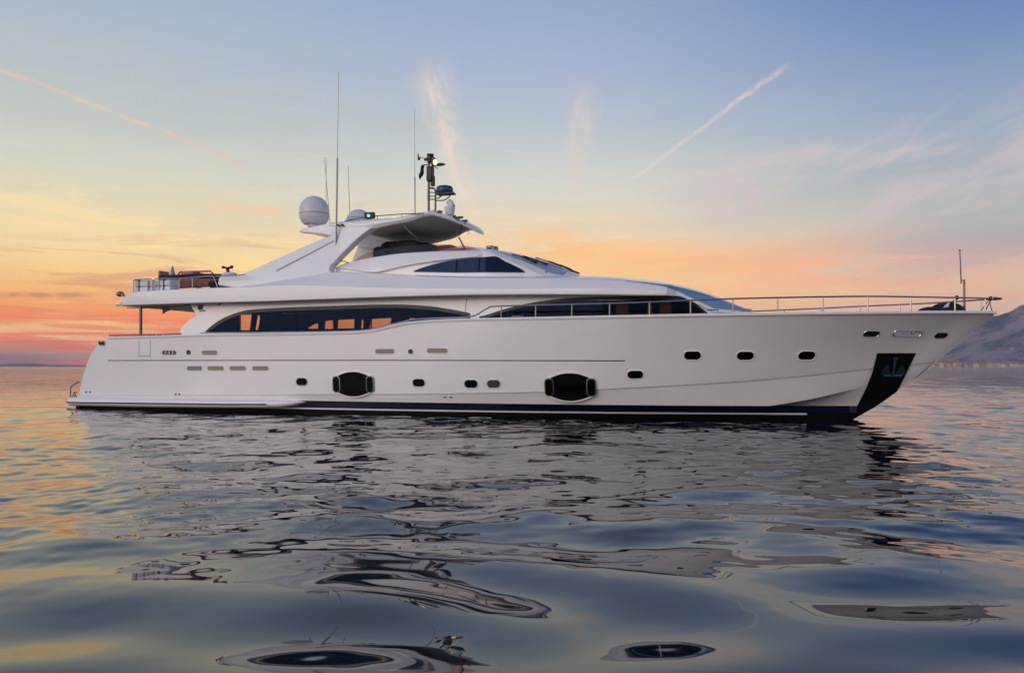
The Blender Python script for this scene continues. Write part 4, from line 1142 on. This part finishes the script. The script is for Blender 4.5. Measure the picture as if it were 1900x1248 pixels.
# hood coaming beside the jet ski
cm_ = MB(); A = [L(x, y, 2.6) for x, y in [(414,529),(416,516),(420,513.5),(446,513.0),(452,529)]]; cm_.prism([V3(u_, 2.9, z_) for u_, z_ in A], [V3(u_, 2.3, z_) for u_, z_ in A]); cm_.build('deck_locker', 'gel2', yacht, bevel=.03, angle=30)
# small ensign under the overhang
u, z = L(301,571,1.6); r = thing('ensign', u, 1.6, z, 'small folded flag hanging on a short staff below the upper deck overhang', 'flag')
b = MB(); b.tube([(0,0,.12),(0,0,-.05)], .015, 6); b.tube([(0,0,-.02),(.5,0,.06)], .012, 6); b.build('staff', 'dsteel', r)
b = MB(); b.grid([[(x, .03*math.sin(x*14+q_), -.03-q_*(.24-.36*x)) for q_ in (0,.5,1)] for x in [i*.05 for i in range(10)]]); b.build('cloth', 'flag', r)
# black flag hanging from the spreader of the mast
u, z = L(786,306,0); b = MB(); b.grid([[(-.03-.18*t+.07*math.sin(3*s_+t*2), .05*math.sin(5*s_+3*t), -.55*t-.0) for s_ in (-.3,0,.3,.6)] for t in [i/8 for i in range(9)]])
b2 = MB(); b2.grid([[(-.02-.14*t+w*(.03+.07*math.sin(math.pi*min(1, t*.9+.1))), .04*math.sin(9*t+w*2), -.58*t) for w in (-1,-.3,.3,1)] for t in [i/10 for i in range(11)]])
o = b2.build('courtesy_flag', 'black'); place(o, u, 0, z); slug(o, 'black limp flag hanging from the mast spreader left of the mast', 'flag')
# bow gear
u, z = L(1764,578,.25); b = MB(); G = []
for k in range(9):
    a = R(90*k/8); G.append([(.62*math.cos(a)**.8*math.cos(t_)*(.9) , .5*math.cos(a)**.8*math.sin(t_), .42*math.sin(a)+.02*math.sin(5*t_)*math.cos(a)) for t_ in [2*math.pi*q_/20 for q_ in range(20)]])
b.grid(G, closed=True); o = b.build('windlass_cover', 'cloth'); place(o, u-.1, .25, z-.12); slug(o, 'black fabric hood over the bow windlass inside the bow rail', 'cover')
u, z = L(1730,578,.4); b = MB(); b.ball((0,0,.03), (.42,.3,.13), 10); b.ball((.12,0,.14), (.10,.1,.06), 8); o = b.build('mooring_rope', 'cloth'); place(o, u, .4, z); slug(o, 'low dark heap of covered mooring rope behind the windlass hood', 'rope')
u, z = L(1751,578,.6); b = MB(); b.prism([(-.2,0,-.1),(.05,0,-.1),(.17,0,.30),(.07,0,.24)], [(-.2,-.06,-.1),(.05,-.06,-.1),(.17,-.06,.30),(.07,-.06,.24)]); o = b.build('bow_ventilator', 'dome', None)
o.parent = yacht; o.location = V3(u, .6, z)
b = MB(); b.tube([P3p(1789.5,580,.1), P3p(1789,518,.1)], .035, 8); js = b.build('jack_staff', 'dsteel', yacht)
b = MB(); b.tube([P3p(1783.5,526,.1), P3p(1781,464,.1)], [.022,.016], 6); b.tube([P3p(1783,521,.1), P3p(1789,519,.1)], .015, 6); b.box(P3p(1780.5,464,.1), (.03,.02,.02)); b.box(P3p(1782,501,.1), (.028,.02,.02)); b.build('staff_light', 'dsteel', js)
b = MB()
for x, y in ((1775,552),(1838,553.5)):
    u, z = L(x, y, .5 if x < 1800 else .1); b.ball(V3(u, .5 if x < 1800 else .1, z), (.07,.07,.07), 8)
for a_, b__ in (((1836,555),(1820,577)),((1840,555),(1828,577)),((1836,555),(1841,577)),((1773,553),(1762,565)),((1776,553),(1772,562))):
    b.tube([P3p(*a_, .12), P3p((a_[0]+b__[0])/2-1, (a_[1]+b__[1])/2+1, .15), P3p(*b__, .2)], .014, 5)
b.build('lashing', 'black', yacht)

# ------------------------------------------------------------------ water
rng = np.random.RandomState(21)
def ripple_field(xs, ys):
    """patches where small ripples run, and slick patches"""
    f = np.zeros_like(xs)
    r2 = np.random.RandomState(3)
    for i in range(14):
        lam = 4.0*(2.2**r2.rand()*1.6); a = r2.rand()*2*np.pi; ph_ = r2.rand()*6.28
        k = 2*np.pi/lam; f += np.sin(k*(np.cos(a)*xs*.6+np.sin(a)*ys)+ph_)
    return f/np.sqrt(7)
azs = np.concatenate([np.linspace(-40, 40, 1001), np.linspace(40, 320, 71)[1:-1]])
azs = np.radians(azs)
ds = [0.3, 1.0, 2.0, 2.8]; d = 3.2
while d < 75: ds.append(d); d *= 1.0042
while d < 240: ds.append(d); d *= 1.0065
while d < 8300: ds.append(d); d *= 1.03
ds = np.array(ds)
AZ, DD = np.meshgrid(azs, ds)
XX = np.sin(AZ)*DD; YY = np.cos(AZ)*DD
space = np.maximum(np.gradient(ds)[:, None]*np.ones_like(DD), DD*np.radians(.08))
fine = (np.abs(np.degrees(AZ)) < 41) | (AZ < 0)
fine = (np.degrees(AZ) <= 40.01)
ZZ = np.zeros_like(DD)
rip = ripple_field(XX, YY)
patch = 1/(1+np.exp(-(rip*1.6-.2)))
near = np.clip((DD-5.5)/9.0, 0, 1); near = near*near*(3-2*near)
NW = 110
for i in range(NW):
    lam = 0.22*(11.0/0.22)**(i/(NW-1.0)); k = 2*np.pi/lam
    a = np.radians(90+rng.normal(0, 42)) if lam > 1.2 else np.radians(90+rng.normal(0, 60))
    if rng.rand() < .25: a = -a
    if lam > 3.0: s = .0058
    elif lam > 1.2: s = .0200
    else: s = .0160
    amp = s/k; ph_ = rng.rand()*6.28
    w = np.clip((lam/space-2.5)/2.5, 0, 1)
    if lam < 1.2: w = w*(.10+.90*near)*(.25+.95*patch)
    elif lam < 3.0: w = w*(1.0-.38*near)
    sel = (w > 0.001) & fine
    arg = k*(np.cos(a)*XX[sel]+np.sin(a)*YY[sel])+ph_+.6*np.sin(k*.21*(XX[sel]*np.sin(a)-YY[sel]*np.cos(a))+ph_*2)
    ZZ[sel] += (amp*w[sel])*np.sin(arg)
n_r, n_c = DD.shape
verts = np.stack([XX, YY, ZZ], -1).reshape(-1, 3).astype(np.float32)
ii = np.arange((n_r-1)*n_c).reshape(n_r-1, n_c); jj = np.roll(ii, -1, axis=1)
faces = np.stack([ii, ii+n_c, jj+n_c, jj], -1).reshape(-1, 4)[:, ::-1]
me = bpy.data.meshes.new('sea_water')
me.vertices.add(len(verts)); me.vertices.foreach_set('co', verts.ravel())
me.loops.add(faces.size); me.loops.foreach_set('vertex_index', faces.ravel().astype(np.int32))
me.polygons.add(len(faces)); me.polygons.foreach_set('loop_start', np.arange(0, faces.size, 4, dtype=np.int32))
me.polygons.foreach_set('loop_total', np.full(len(faces), 4, dtype=np.int32))
me.polygons.foreach_set('use_smooth', np.ones(len(faces), dtype=bool))
me.update(calc_edges=True); me.validate()
sea = bpy.data.objects.new('sea_water', me); C.objects.link(sea); slug(sea, kind='structure')
wm = bpy.data.materials.new('sea'); wm.use_nodes = True; t = NT(wm.node_tree); b = t.n['Principled BSDF']
b.inputs['Base Color'].default_value = (.004,.009,.018,1); b.inputs['Roughness'].default_value = .02; b.inputs['IOR'].default_value = 1.56
geo = t.new('ShaderNodeNewGeometry'); sx = t.new('ShaderNodeSeparateXYZ'); t.l.new(geo.outputs['Position'], sx.inputs[0])
dist = t.m('SQRT', t.m('ADD', t.m('MULTIPLY', sx.outputs[0], sx.outputs[0]), t.m('MULTIPLY', sx.outputs[1], sx.outputs[1])))
pn = t.comb(t.m('MULTIPLY', sx.outputs[0], .55), sx.outputs[1], 0.0)
h1 = t.noise(pn, .35, 6, .62, .4)
h2 = t.noise(pn, 1.7, 3, .5, .2)
far = t.sstep(dist, 30.0, 110.0)
bp = t.new('ShaderNodeBump'); bp.inputs['Distance'].default_value = 1.0
t.put(bp.inputs['Strength'], t.m('MULTIPLY', far, .9)); t.put(bp.inputs['Height'], h1)
bp2 = t.new('ShaderNodeBump'); bp2.inputs['Distance'].default_value = .12; t.put(bp2.inputs['Strength'], t.m('MULTIPLY', t.m('MULTIPLY', t.sstep(dist, 12.0, 26.0), .14), t.sstep(h1, .42, .6)))
t.put(bp2.inputs['Height'], h2); t.l.new(bp.outputs[0], bp2.inputs['Normal']); t.l.new(bp2.outputs[0], b.inputs['Normal'])
t.put(b.inputs['Roughness'], t.m('ADD', .02, t.m('MULTIPLY', far, .05)))
me.materials.append(wm)

# ------------------------------------------------------------------ far shores
def mountain(name, x_px, prof, dist_, depth, m, seed):
    r2 = random.Random(seed); mb = MB(); G = []
    xs = [x_px[0]+(x_px[1]-x_px[0])*i/160 for i in range(161)]; f = lerpc(prof)
    nrm_ = lambda a, b: math.sin(a*1.7+b*2.1)+.6*math.sin(a*3.9-b*3.1+1)+.35*math.sin(a*8.3+b*6.7+2)+.2*math.sin(a*17.1-b*15.3)
    for i, x in enumerate(xs):
        col = []
        for k in range(29):
            t_ = k/14 if k <= 14 else 2-k/14
            ty = k/28; D = dist_+depth*ty
            hpx = max(680-f(x), 0); top = hpx/1500*(dist_+depth*.5)
            z = top*math.sin(math.pi*min(1, ty*1.0))**.8+top*.10*nrm_(x*.02, k*.35)*math.sin(math.pi*ty)
            col.append(((x-950)/1500*(dist_+depth*.5), D, max(z, -2) if 0 < k < 28 else -3))
        G.append(col)
    mb.grid(G); o = mb.build(name, m, smooth=True, angle=180); slug(o, kind='structure'); return o
mm_ = bpy.data.materials.new('mountain_rock'); mm_.use_nodes = True; t = NT(mm_.node_tree); b = t.n['Principled BSDF']; b.inputs['Roughness'].default_value = .95
co = t.new('ShaderNodeTexCoord').outputs['Object']
na = t.noise(co, .006, 7, .65, .6); nb_ = t.noise(co, .02, 6, .7, .4)
t.put(b.inputs['Base Color'], t.mix(t.sstep(nb_, .55, .66), t.mix(t.sstep(na, .42, .60), (.25,.22,.25,1), (.07,.10,.14,1)), (.34,.29,.30,1)))
M['mount'] = mm_
mountain('mountain', (1640, 2500), [(1640,682),(1700,668),(1745,640),(1790,608),(1835,588),(1855,584),(1885,582),(1960,575),(2050,560),(2200,580),(2350,620),(2500,682)], 2600, 1400, 'mount', 3)
mountain('distant_coast', (-500, 260), [(-500,678),(-200,676),(-60,677),(20,675.5),(45,673.6),(75,676),(120,677),(200,677.5),(260,682)], 7000, 800, 'mount', 5)
# waterfront houses at the foot of the mountain
hr_ = random.Random(11)
M['plaster'] = mat('pale_plaster', (.62,.56,.52), .8, var=.1, scale=.2)
M['plaster2'] = mat('rose_plaster', (.55,.40,.36), .8, var=.1, scale=.2)
M['tile'] = mat('roof_tile', (.34,.18,.13), .85, var=.15, scale=.3)
M['winb'] = mat('house_window', (.05,.06,.08), .3)
def house_proto(m):
    r = bpy.data.objects.new('house', None); C.objects.link(r)
    b = MB(); b.box((0,0,4), (7,5,4), bev=.01); b.build('wall', m, r, smooth=False)
    b = MB(); b.prism([(-7.6,-5.6,7.9),(7.6,-5.6,7.9),(7.6,0,10.6),(-7.6,0,10.6)], [(-7.6,5.6,7.9),(7.6,5.6,7.9),(7.6,.02,10.62),(-7.6,.02,10.62)]); b.build('roof', 'tile', r, smooth=False)
    b = MB()
    for x in (-4.5,-1.5,1.5,4.5):
        for z in (2.2,5.6): b.box((x,-5.03,z), (.6,.05,.8))
    b.build('windows', 'winb', r, smooth=False); return r
protos = [house_proto('plaster'), house_proto('plaster2')]
def copyt(o):
    c_ = o.copy(); C.objects.link(c_)
    for ch in o.children:
        k_ = ch.copy(); C.objects.link(k_); k_.parent = c_
    return c_
dg.update() if False else None
cnt = 0
for i in range(64):
    px = hr_.uniform(1728, 1900); up = 0 if i % 3 else 1
    D = 2585-hr_.uniform(0, 30); z = 0
    if up:
        D = 2570; 
    pr = protos[i % 2]; o = pr if i < 2 else copyt(pr)
    s_ = hr_.uniform(.8, 1.5); o.location = ((px-950)/1500*D, D, -1); o.scale = (s_, s_, s_*hr_.uniform(.8, 1.5)); o.rotation_euler = (0, 0, hr_.uniform(-.4, .4))
    slug(o, 'small pale seafront house in the row along the foot of the hazy mountain', 'house', 'houses along the foot of the mountain')

# ------------------------------------------------------------------ haze
hz = MB(); hz.add([(x, y, z) for z in (-4, 330) for x, y in ((-8600,-8600),(8600,-8600),(8600,8600),(-8600,8600))], [(0,3,2,1),(4,5,6,7),(0,1,5,4),(1,2,6,5),(2,3,7,6),(3,0,4,7)])
hmat = bpy.data.materials.new('haze_air'); hmat.use_nodes = True; t = NT(hmat.node_tree); t.n.clear()
ho = t.new('ShaderNodeOutputMaterial'); pv = t.new('ShaderNodeVolumePrincipled'); pv.inputs['Color'].default_value = (.72,.74,.88,1); pv.inputs['Density'].default_value = .00005
t.l.new(pv.outputs[0], ho.inputs['Volume'])
USE_HAZE = True
if USE_HAZE:
    o = hz.build('haze', hmat, smooth=False); slug(o, kind='stuff')
